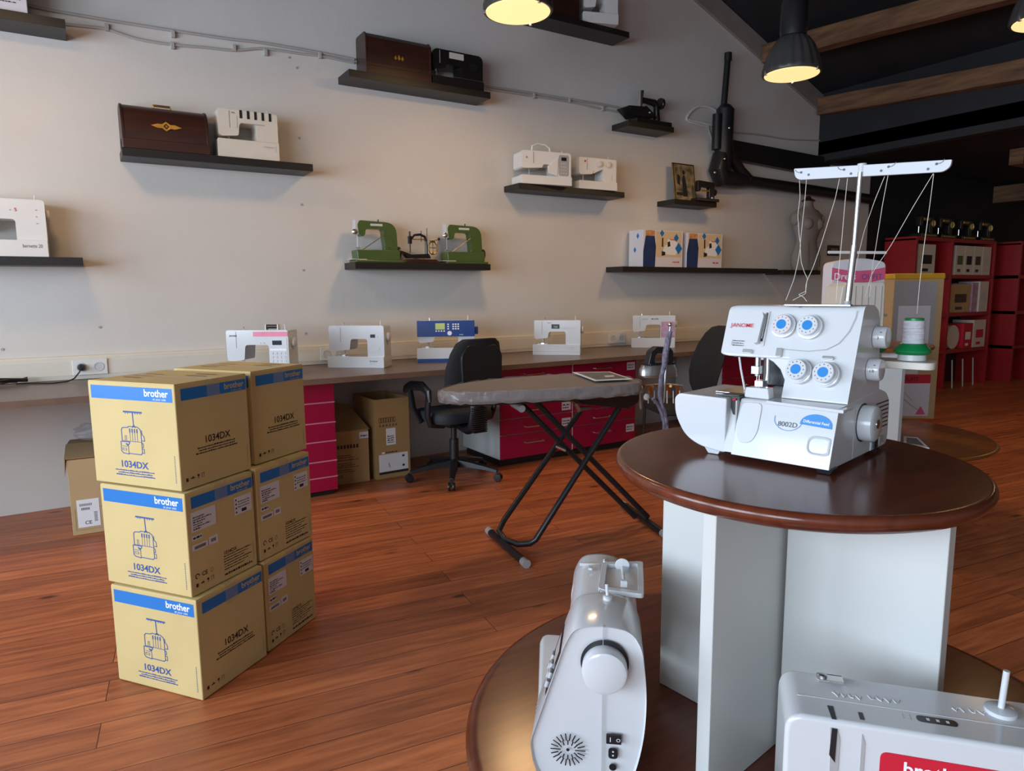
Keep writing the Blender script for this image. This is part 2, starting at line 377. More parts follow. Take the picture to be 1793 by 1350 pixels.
# ------------------------------------------------------------------ pendant lamps
def lamp(loc, label):
    t = thing('pendant_lamp', label, 'lamp', loc, 0, 'industrial pendant lamps under the dark roof')
    R = 0.225; sh = MB(); seg = 72
    prof = [(R, 0), (R * 1.03, .012), (R * .97, .04), (R * .88, .12), (R * .72, .21), (R * .52, .275), (R * .40, .29)]
    rings = []
    for r, z in prof:
        rings.append([((r * (1 + (0.05 if (k // 2) % 2 and 0.03 < z < .28 else 0))) * math.cos(2 * PI * k / seg), (r * (1 + (0.05 if (k // 2) % 2 and 0.03 < z < .28 else 0))) * math.sin(2 * PI * k / seg), z) for k in range(seg)])
    sh.loft(rings); sh.build('lamp_shade', LAMPH, t, angle=50)
    g = MB(); g.lathe([(R * .93, -.004), (R * .95, 0.004)], 48); g.build('lamp_glass', LAMPG, t)
    h = MB(); h.lathe([(.10, .29), (.105, .34), (.10, .55), (.085, .60), (.03, .62)], 32); h.build('ballast_housing', BLACKM, t)
    c = MB(); c.tube([(0, 0, .6), (0, 0, roofz(loc[0]) + .22 - loc[2] if loc[0] < 7.8 else 3.05 - loc[2])], .006, 8); c.build('suspension_cable', BLACK, t)
    for a in (0.6, 2.7, 4.8):
        k = MB(); k.box(-.009, .009, -.014, .006, -.012, .022, 0, T(R * math.cos(a), R * math.sin(a), 0.0, a - PI / 2)); k.build('clip', CHROME, t, bevel=.002)
    return t
ll = ['ribbed grey pendant lamp hanging in front of the roof beam, lit', 'dark pendant lamp at the top edge above the crimson leaflet shelf row, lit']
lamp(LAMPS[0], 'lit pendant lamp cut by the top edge, left of the topmost wall shelf')
lamp(LAMPS[1], 'lit ribbed grey pendant lamp hanging in front of the sloping gable trim and roof beam')
lamp(LAMPS[3], 'lit pendant lamp cut off by the right edge of the picture near the roof beams')
for i, p in enumerate(LAMPS):
    if i == 2: lamp(p, 'lit pendant lamp outside the picture over the left end of the bench')
    area('lamp_light', (p[0], p[1], p[2] - 0.02), (p[0], p[1] + 0.02, 0), 0.4, 0.4, LPOW[i], WARM, 'DISK')

# ------------------------------------------------------------------ wall shelves (front plane 0.25 off the wall)
FY = D - 0.25
def shelf(x0, x1, zt, label):
    b = MB(); b.box(x0, x1, FY, D, zt - 0.052, zt); o = b.build('wall_shelf', SHELFB, bevel=0.002, segs=1)
    o.location = (0, 0, 0); tag(o, label, 'shelf', 'black floating wall shelves'); return o
Z1, Z2, Z3, Z4 = 1.657, 2.357, 3.067, 3.812
shelf(-1.16, 0.056, Z1, 'black wall shelf under the white machine cut by the left edge')
shelf(1.836, 3.04, Z1, 'black wall shelf carrying two green machines and an antique between them')
shelf(4.522, 5.70, Z1, 'black wall shelf under the two blue and white machine cartons, left length')
shelf(5.702, 6.86, Z1, 'empty black shelf length to the right of the blue and white cartons')
shelf(6.955, 7.66, Z1 - 0.01, 'short black wall shelf under the dress form at the far right')
shelf(0.323, 1.545, Z2, 'black wall shelf with domed wooden case and cream overlocker')
shelf(3.333, 4.537, Z2, 'black wall shelf carrying two white sewing machines side by side')
shelf(5.198, 5.815, Z2 - 0.02, 'short black wall shelf with a poster and a toy machine')
shelf(-1.14, 0.075, Z3 + .01, 'black wall shelf in the top left corner under a white carton')
shelf(1.844, 3.059, Z3, 'black wall shelf with wooden case and black portable machine')
shelf(4.577, 5.17, Z3 - 0.04, 'small black wall shelf with a hand crank machine beside the duct')
shelf(3.30, 4.57, Z4, 'topmost black wall shelf behind the cut off lamp')

# ------------------------------------------------------------------ cable trunking, sockets, cables
b = MB(); tz0, tz1 = 0.868, 1.022
b.prism([(D - .055, tz0), (D - .058, tz0 + .02), (D - .055, tz1 - .012), (D - .045, tz1), (D - .001, tz1), (D - .001, tz0)], XL + .02, 8.9, 'x')
b.box(XL + .02, 8.9, D - .061, D - .054, tz0 + .028, tz1 - .032)
tr = b.build('cable_trunking', OFFW, smooth=False); tag(tr, 'cream plastic cable trunking running along the wall above the bench', 'trunking')
tr.data.materials.append(CHROME)
def socket(x, w, label, side_cap=False):
    t = thing('power_socket', label, 'socket', (x, D - .061, 0.948), 0, 'double power sockets on the trunking')
    p = MB(); p.box(-w / 2, w / 2, -.012, 0, -.052, .052); p.build('cover_plate', WHITEM, t, bevel=.003)
    for k in (-1, 1):
        q = MB(); q.lathe([(.030, 0), (.030, .002), (.024, .002), (.022, -.012), (.0, -.012)], 24, 0, T(k * w / 4, -.0135, 0, 0, PI / 2)); q.build('socket_cup', LGREY, t)
        h = MB()
        for e in (-1, 1): h.lathe([(.0032, 0), (.0032, .001)], 8, 0, T(k * w / 4 + e * .009, -.006, 0, 0, PI / 2))
        h.build('pin_hole', BLACK, t)
    return t
socket(0.045, .20, 'white double power socket with a black plug, above the left bench end'); 
socket(1.69, .20, 'white double socket between the pink striped and the plain white machine')
socket(4.62, .22, 'double socket right of the angular white machine on the bench')
socket(6.32, .26, 'double socket right of the mauve flowered machine')
b = MB(); b.lathe([(.022, 0), (.024, .012), (.020, .034), (.010, .045), (0, .045)], 16, 0, T(-.005, D - .072, .948, 0, PI / 2))
b.tube([(-.005, D - .11, .945), (-.02, D - .13, .92), (-.05, D - .16, .885), (-.09, D - .20, .872), (-.17, D - .22, .870), (-.28, D - .18, .871), (-.36, D - .14, .872)], .0045, 6)
o = b.build('plug_and_cord', BLACK); tag(o, 'black plug in the left socket with its cord trailing on the bench', 'plug')
b = MB(); pts = []
for k in range(60):
    a = k * .62; pts.append((-.62 + .0045 * k + .09 * math.cos(a), D - .16 + .045 * math.sin(a * 1.03), .875 + .02 + .012 * math.sin(k * .9)))
b.tube(pts, .0045, 6); b.tube([(-.45, D - .2, .91), (-.36, D - .17, .90), (-.30, D - .15, .893)], .012, 8)
o = b.build('cable_bundle', BLACK); tag(o, 'bundled black cable lying on the bench at the left edge', 'cable')

def wallpt(px, py):                          # point on the gable wall seen at a photo pixel
    d = rx * (px - 896.5) - ru * (py - 675) + rf * F
    t = (D - .012) / d.y; return Vector((d.x * t, d.y * t, H + d.z * t))
def wire(pix, r, label, name='wall_cable', m=CABLEW, clips=()):
    pts = [wallpt(*p) for p in pix]; out = []
    for i in range(len(pts) - 1):
        p0 = pts[max(i - 1, 0)]; p1 = pts[i]; p2 = pts[i + 1]; p3 = pts[min(i + 2, len(pts) - 1)]
        for k in range(5):
            t = k / 5; out.append(0.5 * ((2 * p1) + (-p0 + p2) * t + (2 * p0 - 5 * p1 + 4 * p2 - p3) * t * t + (-p0 + 3 * p1 - 3 * p2 + p3) * t ** 3))
    out.append(pts[-1]); t = thing(name, label, 'cable'); b = MB(); b.tube(out, r, 8); b.build('conduit', m, t)
    for c in clips:
        w = wallpt(*c); k = MB(); k.box(w.x - .012, w.x + .012, D - .028, D, w.z - .022, w.z + .022); k.build('cable_clip', CABLEW, t, bevel=.003)
wire([(40, 5), (60, 12), (130, 25), (200, 37), (300, 53), (400, 68), (460, 75), (560, 92), (620, 104)], .010, 'upper white cable sagging along the wall from the top left shelf', clips=[(303, 60), (560, 97)])
wire([(113, 42), (150, 46), (187, 51), (240, 68), (302, 78), (360, 83), (410, 88), (460, 85), (520, 93), (560, 98), (620, 110)], .009, 'lower white cable looping below the upper one on the wall', clips=[(187, 48), (302, 80), (410, 84), (465, 92)])
wire([(840, 150), (900, 158), (1000, 174), (1060, 184), (1100, 192)], .010, 'pair of white cables between the top shelves, upper run', clips=[(935, 168), (997, 176)])
wire([(846, 154), (900, 163), (1000, 179), (1050, 190), (1090, 197)], .009, 'pair of white cables between the top shelves, lower run', clips=[(1055, 190)])
wire([(1240, 222), (1205, 212), (1206, 200), (1222, 187), (1245, 189), (1260, 202), (1258, 214), (1245, 219), (1225, 214), (1206, 210)], .014, 'white cable coil looped beside the black duct', m=WHITEM)
wire([(1285, 232), (1330, 236), (1380, 244), (1436, 246)], .008, 'thin white cable running right of the black duct')
wire([(1240, 224), (1245, 240), (1248, 252)], .008, 'short white cable end hanging from the coil')
# small wall holes
for i, (x, y) in enumerate([(507, 100), (520, 118), (525, 241), (529, 358), (532, 473), (536, 584), (4, 612), (175, 573)]):
    w = wallpt(x, y); b = MB(); b.lathe([(.009, 0), (.009, .004), (.004, .004)], 10, 0, T(w.x, D - .0002, w.z, 0, PI / 2)); o = b.build('wall_plug', GREYP)
    tag(o, ['upper of two wall plugs beside the cable clip', 'lower of two wall plugs beside the cable clip', 'wall plug right of the cream overlocker', 'wall plug below the overlocker shelf', 'wall plug left of the green machines shelf end', 'wall plug above the pink striped machine', 'wall plug at the left edge below the shelf', 'wall plug above the left socket'][i], 'wall plug')

# ------------------------------------------------------------------ black duct
t = thing('ventilation_duct', 'black ventilation duct bending from vertical pipe into a horizontal run', 'duct', (0, 0, 0))
Yd = D - .11
def dp(px, py, off=.11):
    d = rx * (px - 896.5) - ru * (py - 675) + rf * F; q = (D - off) / d.y; return Vector((d.x * q, d.y * q, H + d.z * q))
b = MB(); a_, c_ = dp(1275, 96), dp(1266, 200); b.tube([a_, c_], .033, 16); b.tube([a_ + Vector((0, 0, -.06)), a_ + Vector((0, 0, .02))], .040, 16); b.build('stack_pipe', PIPE, t)
b = MB(); b.tube([dp(1271, 185), dp(1270, 192), dp(1266, 280), dp(1264, 300)], [.06, .095, .095, .08], 18); b.tube([dp(1254, 262), dp(1256, 200)], .05, 12); b.build('duct_branch', PIPE, t)
b = MB(); b.tube([dp(1262, 270), dp(1257, 298), dp(1262, 312), dp(1285, 316), dp(1312, 317)], [.085, .10, .10, .085, .07], 18); b.tube([dp(1275, 268), dp(1297, 300), dp(1310, 314)], .06, 12); b.build('elbow', PIPE, t)
b = MB(); b.tube([dp(1300, 316), dp(1400, 330), dp(1524, 349)], .062, 16); b.build('horizontal_pipe', PIPE, t)
b = MB(); b.tube([dp(1307, 313), dp(1306, 321)], .078, 16); b.build('pipe_clamp', BLACK, t)
for p in ((1269, 278), (1252, 302), (1277, 224)): b = MB(); q = dp(*p, .21); b.ball(q, .014, 8); b.build('screw_head', CHROME, t)
b = MB(); p0, p1 = dp(1280, 262, .06), dp(1450, 292, .06); b.prism([(p0.x, p0.z + .10), (p0.x, p0.z - .10), (p1.x, p1.z - .13), (p1.x, p1.z + .10)], D - .09, D - .005, 'y')
tag(b.build('wall_beam', PIPE, bevel=.006), 'flat black beam fixed to the wall above the horizontal duct pipe', 'beam')

# ================================================================== BENCH AND CABINETS
zb = .865
b = MB(); b.box(XL + .02, 8.6, 4.488, D - .002, zb - .036, zb, 0); o = b.build('worktop', [BENCH], bevel=.003, segs=1)
e_ = MB(); e_.box(XL + .02, 8.6, 4.484, 4.4885, zb - .037, zb - .001); k = e_.build('edge_band', BENCHE, o, smooth=False)
tag(o, 'long grey brown laminate worktop running along the whole wall', 'worktop')
def cabinet(x0, x1, y0, y1, zs, label, cols=1, handles=True, sidecol=PANELW, labels=(), plinth=True, ztop=zb - .04):
    t = thing('drawer_cabinet', label, 'cabinet', ((x0 + x1) / 2, y0, 0), 0, 'crimson drawer cabinets under the worktop')
    w = x1 - x0; b = MB(); b.box(-w / 2, w / 2, .02, y1 - y0, zs[0], ztop); b.build('carcass', sidecol, t, bevel=.002, segs=1)
    if plinth:
        b = MB(); b.box(-w / 2 + .02, w / 2 - .02, .05, y1 - y0 - .03, 0, zs[0]); b.build('plinth', BLACK, t)
    cw = w / cols
    for c in range(cols):
        for i in range(len(zs) - 1):
            xa = -w / 2 + c * cw + .003; xb = xa + cw - .006
            d = MB(); d.box(xa, xb, 0, .02, zs[i] + .003, zs[i + 1] - .003); dr = d.build('drawer', MAGENTA, t, bevel=.0015, segs=1)
            if handles:
                hx = (xa + xb) / 2 - .04 ; hz = zs[i + 1] - .075
                h = MB(); h.tube([(hx - .09, 0, hz), (hx - .09, -.03, hz), (hx + .09, -.03, hz), (hx + .09, 0, hz)], .006, 8); h.build('handle', CHROME, dr)
            if (c, i) in labels:
                l = MB(); l.rect(xb - .11, xb - .015, zs[i + 1] - .115, zs[i + 1] - .045, -.001, 0); l.fake(xb - .10, zs[i + 1] - .075, .07, .012, -.0016, 1, seed=i); l.fake(xb - .10, zs[i + 1] - .098, .06, .012, -.0016, 1, seed=i + 9)
                l.build('paper_label', [LABEL, PBLK], dr, smooth=False, recalc=False)
    if cols == 2:
        g = MB(); g.box(-.004, .004, -.001, .02, zs[0], ztop); g.build('divider', LGREY, t)
    return t
CY = 4.70
cz = [.041, .14, .255, .396, .529, .67, .828]
t = cabinet(1.06, 1.475, CY, 5.28, cz, 'crimson cabinet with six plain drawers behind the carton stack', handles=False)
for z in cz[1:-1]:
    g = MB(); g.box(-.2075, .2075, -.002, .004, z - .004, z + .004); g.build('finger_rail', LINEP, t)
cz2 = [.062, .26, .392, .53, .828]
cabinet(2.823, 4.27, CY, 5.35, cz2, 'crimson double cabinet with chrome handles and a white side, behind the ironing board', cols=2, labels={(0, 1), (0, 2), (1, 0), (1, 3)})
cabinet(5.43, 6.6, CY, 5.35, cz2, 'crimson cabinet with pale side seen behind the overlocker needle', cols=2)

# ================================================================== STACK OF SIX SERGER CARTONS
CH = .374
def serger_drawing(b, mi, x0=0, z0=0):
    S = lambda pts, w=.0026, cl=False: b.stroke([(x0 + p[0], z0 + p[1]) for p in pts], w, -.0008, mi, None, cl)
    S([(.167, .268), (.253, .268)], .006); S([(.209, .266), (.211, .217)], .004)
    for x in (.176, .187, .222, .233, .246): S([(x, .265), (x, .261)], .002)
    S([(.204, .213), (.208, .219), (.215, .219), (.218, .213)], .003)
    S([(.150, .163), (.150, .203), (.156, .210), (.180, .212), (.186, .216), (.226, .216), (.240, .208), (.243, .196), (.243, .163)], .003)
    S([(.150, .163), (.182, .163), (.243, .163)], .002)
    S([(.143, .160), (.143, .126), (.150, .119), (.178, .116), (.178, .119), (.236, .118), (.243, .124), (.243, .163)], .003)
    S([(.143, .160), (.168, .160), (.186, .160), (.182, .152), (.176, .152)], .003); S([(.178, .150), (.178, .118)], .002)
    S([(.150, .144), (.172, .143)], .0018); S([(.150, .130), (.168, .129), (.168, .136), (.150, .137)], .0016, True)
    for i in range(4):
        x = .190 + i * .0115; S([(x, .207), (x, .196)], .0052); S([(x, .196), (x, .165)], .0014)
    S([(.165, .165), (.165, .182), (.172, .182), (.172, .165)], .0016); S([(.168, .153), (.176, .147)], .005)
    S([(.246, .205), (.248, .190), (.256, .184), (.258, .168), (.247, .168)], .0026); S([(.243, .160), (.250, .158), (.250, .146), (.244, .145)], .0024); S([(.244, .140), (.253, .139), (.253, .124), (.245, .124)], .0024)
def symbols(b, x, z, s=.016, mi=0):
    b.rect(x, x + s * .6, z, z + s * .8, -.0008, mi); b.stroke([(x + .022, z + s * .5), (x + .036, z + s * .5)], .004, -.0008, mi); b.flat([(x + .026, z + s * .55), (x + .033, z + s * .55), (x + .03, z + s)], -.0008, mi)
    b.stroke([(x + .054, z), (x + .054, z + s)], .002, -.0008, mi); b.disc(x + .054, z + s * .75, .0045, -.0008, mi)
    b.stroke([(x + .070, z), (x + .070, z + s), (x + .080, z + s), (x + .080, z)], .0016, -.0008, mi)
def carton(loc, rz, w, d, h, label, stickers=False, front=True, tapex=.5, gcol=CARD, seed=1):
    t = thing('carton', label, 'box', loc, rz, 'stacked serger cartons'); r = random.Random(seed)
    b = MB(); N = 10                                     # slightly bulging body with softened edges
    b.box(0, w, 0, d, .002, h - .004); body = b.build('body', gcol, t, bevel=.004, segs=2)
    f = MB(); f.box(.002, w - .002, .002, d / 2 - .001, h - .006, h - .001); f.build('flap', gcol, t, bevel=.001)
    f = MB(); f.box(.002, w - .002, d / 2 + .001, d - .002, h - .006, h - .001); f.build('flap', gcol, t, bevel=.001)
    # front art
    b = MB(); b.rect(.015, w - .012, .310, .357, -.0006, 0); b.build('blue_band', [PBLUE], t, smooth=False, recalc=False)
    b = MB(); b.text('brother', w - .030, .327, .035, -.0011, 0, align='RIGHT', bold=.022, wid=None); b.text('at your side', w - .040, .3145, .0125, -.0011, 0, align='RIGHT'); b.build('logo', [PWHT], t, smooth=False, recalc=False)
    b = MB(); serger_drawing(b, 0); b.build('line_drawing', [PLINE], t, smooth=False, recalc=False); b = MB(); b.text('1034DX', .198, .068, .034, -.0008, 0, align='CENTER', bold=.02, wid=.128); b.build('model_number', [PLINE], t, smooth=False, recalc=False); b = MB()
    for k, (a, c) in enumerate(((.106, .292), (.118, .282), (.108, .296))): b.fake(a, .054 - k * .0085, c - a, .0052, -.0008, 0, seed=k + 3)
    for k in range(14): b.rect(w - .022, w - .019, .03 + k * .007, .034 + k * .007, -.0008, 0)
    b.build('small_print', [PLINE], t, smooth=False, recalc=False)
    # right side art
    Mx = T(w, 0, 0, PI / 2)
    b = MB(); b.rect(.024, d - .006, .313, .354, -.0006, 0, Mx); b.build('side_band', [PBLUE], t, smooth=False, recalc=False)
    b = MB(); b.text('brother', d - .018, .328, .031, -.0011, 0, Mx, align='RIGHT', bold=.02); b.text('at your side', d - .03, .316, .011, -.0011, 0, Mx, align='RIGHT'); b.build('side_logo', [CARD], t, smooth=False, recalc=False)
    b = MB(); symbols(b, .022, .030, mi=0) if False else None
    def art(bb):
        q = MB(); symbols(q, .022, .030)
        for p, fc, m in zip([0], [0], [0]): pass
        bb.add(q.v, q.f, 0, Mx)
    art(b); b.build('handling_symbols', [PBLK], t, smooth=False, recalc=False); b = MB()
    if not stickers:
        b.text('1034DX', .112, .150, .036, -.0008, 0, Mx, bold=.012, wid=.118)
        for k, (a, c) in enumerate(((.080, .262), (.086, .256), (.072, .268))): b.fake(a, .134 - k * .0095, c - a, .0052, -.0008, 0, Mx, seed=k)
    else:
        b.text('1034DX', .154, .100, .019, -.0008, 0, Mx, bold=.01)
        for k in range(6): b.fake(.154, .092 - k * .010, .14 - .02 * (k % 3), .0042, -.0008, 0, Mx, seed=k)
        b.fake(.154, .022, .14, .009, -.0008, 0, Mx, seed=77)
        b.text('CE', .050, .062, .022, -.0008, 0, Mx, bold=.01); q = [(.030 + .008 * math.cos(a), .069 + .008 * math.sin(a)) for a in [k * .5 for k in range(10)]]; b.stroke(q, .003, -.0008, 0, Mx)
        q = [(.096 + .007 * math.cos(a), .069 + .009 * math.sin(a)) for a in [k * 2 * PI / 5 for k in range(5)]]; b.stroke(q, .001, -.0008, 0, Mx, True)
    b.stroke([(d - .018, .03), (d - .018, .10)], .001, -.0008, 0, Mx)
    b.build('side_print', [PBLK], t, smooth=False, recalc=False)
    if stickers:
        for x0, x1, z0, z1, nm in ((.018, .130, .230, .300, 0), (.018, .063, .199, .216, 1), (.016, .085, .162, .184, 2), (.090, .132, .161, .190, 3), (.220, .309, .229, .296, 4)):
            l = MB(); l.rect(x0, x1, z0, z1, -.0012, 0, Mx)
            if nm == 0:
                for k in range(6): l.fake(x0 + .008, z1 - .022 - k * .0085, [.05, .085, .055, .04, .075, .035][k], .005, -.0016, 1, Mx, seed=k)
            elif nm == 1: l.fake(x0 + .004, z0 + .005, x1 - x0 - .008, .008, -.0016, 1, Mx, 5)
            elif nm == 2:
                for k in range(24): l.rect(x0 + .010 + k * .0021, x0 + .0112 + k * .0021, z0 + .005, z1 - .006, -.0016, 1, Mx)
            elif nm == 3:
                for k in range(7): l.rect(x0 + .010 + k * .0034, x0 + .0118 + k * .0034, z0 + .008, z1 - .008, -.0016, 1, Mx)
            else:
                l.rect(x0 + .035, x0 + .060, z0 + .006, z0 + .018, -.0016, 1, Mx)
                for k in range(4): l.disc(x0 + .009, z0 + .010 + k * .0155, .004, -.0016, 1, Mx, 8)
                for k in range(3): l.fake(x0 + .018, z0 + .026 + k * .010, .06, .004, -.0016, 1, Mx, k)
            l.build('shipping_label', [LABEL, PBLK], t, smooth=False, recalc=False)
    tp = MB(); tx = d * tapex; tp.rect(tx - .03, tx + .03, h - .075, h, -.0016, 0, Mx); tp.poly([(w, tx - .03, h + .0006), (w, tx + .03, h + .0006), (0, tx + .03, h + .0006), (0, tx - .03, h + .0006)], 0); tp.build('tape', [TAPE], t, smooth=False, recalc=False)
    tp = MB()
    for k in range(3): tp.add([(.05 + i, d * .30 + k * .05 + j, h + .0004) for i, j in ((0, 0), (.09, 0), (.09, .008), (0, .008))], [(0, 1, 2, 3)])
    for k in range(2): tp.add([(.24 + i, d * .62 + k * .05 + j, h + .0004) for i, j in ((0, 0), (.10, 0), (.10, .010), (0, .010))], [(0, 1, 2, 3)])
    tp.build('top_print', [CARDIN], t, smooth=False, recalc=False)
    return t
carton((.0248, 2.823, 0), D2R(-53.0), .405, .330, CH, 'bottom front carton of the stack, plain side with large 1034DX print', False, seed=1)
carton((.0202, 2.8507, CH), D2R(-53.7), .405, .322, CH, 'middle front carton of the stack, with white shipping labels on its side', True, seed=2)
carton((.0109, 2.8815, 2 * CH), D2R(-53.6), .412, .335, CH, 'top front carton of the stack with blue line drawing, nearest the camera', False, seed=3)
def rear(a, ang, w, d, z, lab, st, seed):
    # a = front right bottom corner of the rear carton
    q = Vector((math.cos(ang), math.sin(ang), 0)); p = Vector((a[0], a[1], z)) - q * w + Vector((-q.y, q.x, 0)) * .02
    carton(p, ang, w, d, CH, lab, st, seed=seed)
rear((.5276, 2.7062), D2R(-51.2), .405, .318, 0, 'bottom rear carton of the stack, with white labels, on the floor', True, 4)
rear((.5182, 2.7200), D2R(-53.2), .405, .328, CH, 'middle rear carton of the stack, with labels, under the rear top one', True, 5)
rear((.5345, 2.7850), D2R(-54.5), .405, .308, 2 * CH, 'top rear carton of the stack, side reading 1034DX without labels', False, 6)

# ------------------------------------------------------------------ other cartons on the floor
t = thing('carton', 'tan carton with crumpled plastic on top, under the bench left of the stack', 'box', (-.123, 4.742, 0), D2R(-2), None)
b = MB(); b.box(0, .50, 0, .60, .001, .46); b.build('body', CARD2, t, bevel=.003)
f = MB(); f.add([(-.006, -.012, .475), (.506, -.012, .475), (.506, .30, .505), (-.006, .30, .505), (-.006, .0, .465), (.506, 0, .465)], [(0, 1, 2, 3), (0, 4, 5, 1)]); f.add([(-.01, -.01, .47), (-.012, .30, .505), (-.020, .28, .40), (-.016, 0, .37)], [(0, 1, 2, 3)]); f.add([(-.006, .30, .505), (.506, .30, .505), (.506, .61, .475), (-.006, .61, .475)], [(0, 1, 2, 3)])
fo = f.build('flap', CARD2, t, smooth=False); so = fo.modifiers.new('s', 'SOLIDIFY'); so.thickness = .004
b = MB(); b.text('ambi', .16, .235, .035, -.001, 0); b.flat([(.155, .34), (.20, .355), (.24, .34), (.20, .325)], -.001, 0); b.fake(.19, .31, .04, .008, -.001, 0); b.stroke([(.02, .16), (.48, .16), (.48, .03), (.02, .03)], .0015, -.001, 0, None, True); b.rect(.21, .23, .012, .026, -.001, 0)
b.build('front_print', [CARDIN], t, smooth=False, recalc=False)
b = MB(); b.rect(.03, .145, .045, .215, -.0015, 0)
for k in range(10): b.rect(.045 + k * .0065, .048 + k * .0065, .175, .19, -.002, 1)
for k in range(7): b.rect(.052 + k * .0065, .0555 + k * .0065, .15, .165, -.002, 1)
for k in range(10): b.rect(.115, .132, .075 + k * .0062, .078 + k * .0062, -.002, 1)
b.text('CE', .065, .062, .03, -.002, 1, bold=.01); b.build('shipping_label', [PWHT, PBLK], t, smooth=False, recalc=False)
r = random.Random(4); b = MB(); rings = []
for i in range(9):
    th = -PI / 2 + PI * (i + .5) / 9; ring = []
    for k in range(16):
        q = 1 + (r.random() - .5) * .30; ring.append((.155 + .13 * q * math.cos(th) * math.cos(k * PI / 8), .25 + .14 * q * math.cos(th) * math.sin(k * PI / 8), 0.578 + .050 * q * math.sin(th)))
    rings.append(ring)
b.loft(rings); o = b.build('plastic_bag', FILM, smooth=False); o.matrix_world = T(-.123, 4.742, 0, D2R(-2)); tag(o, 'crumpled clear plastic bag lying on the tan carton under the bench', 'bag')

def open_carton(loc, rz, w, d, h, label, fh=.0):
    t = thing('carton', label, 'box', loc, rz, None); b = MB(); k = .006
    for x0, x1, y0, y1 in ((0, w, 0, k), (0, w, d - k, d), (0, k, k, d - k), (w - k, w, k, d - k)): b.box(x0, x1, y0, y1, 0, h)
    b.box(k, w - k, k, d - k, 0, .01); b.build('body', CARDB, t, bevel=.001, segs=1); return t
t = open_carton((1.535, 4.945, 0), D2R(-3), .26, .42, .40, 'low open carton with raised lid flap beside the crimson cabinet')
f = MB(); f.add([(0, .005, .40), (.27, .005, .40), (.20, .30, .55), (-.06, .30, .60)], [(0, 1, 2, 3)]); fo = f.build('flap', CARDB, t, smooth=False); so = fo.modifiers.new('s', 'SOLIDIFY'); so.thickness = .005
b = MB(); b.rect(.19, .26, .335, .385, -.0012, 1); b.fake(.2, .35, .05, .014, -.002, 0)
for k in range(7): b.rect(.02 + k * .024, .036 + k * .024, .27, .298, -.001, 0)
for k, z in enumerate((.215, .20, .18, .155, .14, .125, .105, .09)): b.fake(.02, z, .10 + .03 * (k % 3), .007, -.001, 0, seed=k)
b.text('CE', .02, .05, .03, -.001, 0, bold=.01); b.build('front_print', [PBLK, LABEL], t, smooth=False, recalc=False)
t = open_carton((1.846, 4.915, 0), D2R(3), .285, .42, .62, 'tall open carton with white labels under the bench left of the office chair')
f = MB(); f.add([(.29, .0, .50), (.292, 0, .62), (.30, .01, .62), (.297, .01, .50)], [(0, 1, 2, 3)]); f.build('flap', CARD2, t, smooth=False, recalc=False)
b = MB()
for k in range(7): b.stroke([(.03 + k * .02, .44), (.03 + k * .02, .475), (.045 + k * .02, .475), (.045 + k * .02, .44)], .003, -.001, 0, None, True)
for k in range(6): b.stroke([(.03 + k * .027, .41), (.045 + k * .027, .41), (.04 + k * .027, .425)], .003, -.001, 0, None, True)
b.rect(.085, .165, .26, .39, -.0012, 1); b.rect(.02, .265, .055, .19, -.0012, 1); b.rect(.02, .265, .035, .052, -.0012, 0)
for k in range(4): b.fake(.095, .325 - k * .016, .055, .009, -.002, 0, seed=k)
b.rect(.215, .235, .155, .17, -.002, 0); b.rect(.215, .235, .08, .095, -.002, 0); b.stroke([(.10, .12), (.11, .085)], .004, -.002, 0); b.fake(.08, .20, .10, .01, -.001, 0); b.rect(.045, .07, .195, .21, -.0012, 1)
b.build('front_print', [PBLK, PWHT], t, smooth=False, recalc=False)

# ================================================================== ROUND DISPLAY STANDS
def disc_top(b, cx, cy, zt, a, c, rot, th, mi=0, seg=96):
    rings = []
    for s, z in ((.0, zt - th), (.92, zt - th), (.93, zt - th), (.975, zt - th * .8), (.995, zt - th * .5), (1.0, zt - th * .35), (.992, zt - th * .12), (.980, zt - th * .02), (.970, zt), (.960, zt), (0, zt)):
        s = max(s, .001); ring = []
        for k in range(seg):
            q = 2 * PI * k / seg; x, y = a * s * math.cos(q), c * s * math.sin(q); ring.append((cx + x * math.cos(rot) - y * math.sin(rot), cy + x * math.sin(rot) + y * math.cos(rot), z))
        rings.append(ring)
    b.loft(rings)
def stand(cx, cy, label, wood, rotp, R_=.641):
    t = thing('display_stand', label, 'display stand', (cx, cy, 0), 0)
    b = MB(); disc_top(b, 0, 0, .534, R_, R_, 0, .032); b.build('lower_top', wood, t, angle=50)
    b = MB(); b.lathe([(.05, .05), (.05, .50)], 24); b.build('column', BLACKM, t)
    for k in range(4):
        b = MB(); a = k * PI / 2 + .4; b.tube([(0, 0, .10), (.28 * math.cos(a), .28 * math.sin(a), .06), (.50 * math.cos(a), .50 * math.sin(a), .02)], [.03, .026, .02], 10); b.build('foot', BLACKM, t)
    return t
LC = (1.161, .839)
t = stand(LC[0], LC[1], 'two tier round display stand, dark stained tops on white boards, in the foreground', TOPWOOD, 0)
b = MB(); disc_top(b, 1.167 - LC[0], .843 - LC[1], 1.09, .366, .336, math.atan2(.814, .581), .034); b.build('upper_top', TOPWOOD, t, angle=50)
def lc(x, y): return Vector((x - LC[0], y - LC[1], 0))
def board(b, p, q, th, z0, z1):
    d = (q - p).normalized(); n = Vector((-d.y, d.x, 0)) * th / 2
    b.add([p - n + Vector((0, 0, z)) if i == 0 else p + n + Vector((0, 0, z)) if i == 1 else q + n + Vector((0, 0, z)) if i == 2 else q - n + Vector((0, 0, z)) for z in (z0, z1) for i in range(4)], [(0, 1, 2, 3), (7, 6, 5, 4), (0, 4, 5, 1), (1, 5, 6, 2), (2, 6, 7, 3), (3, 7, 4, 0)])
TH = .026
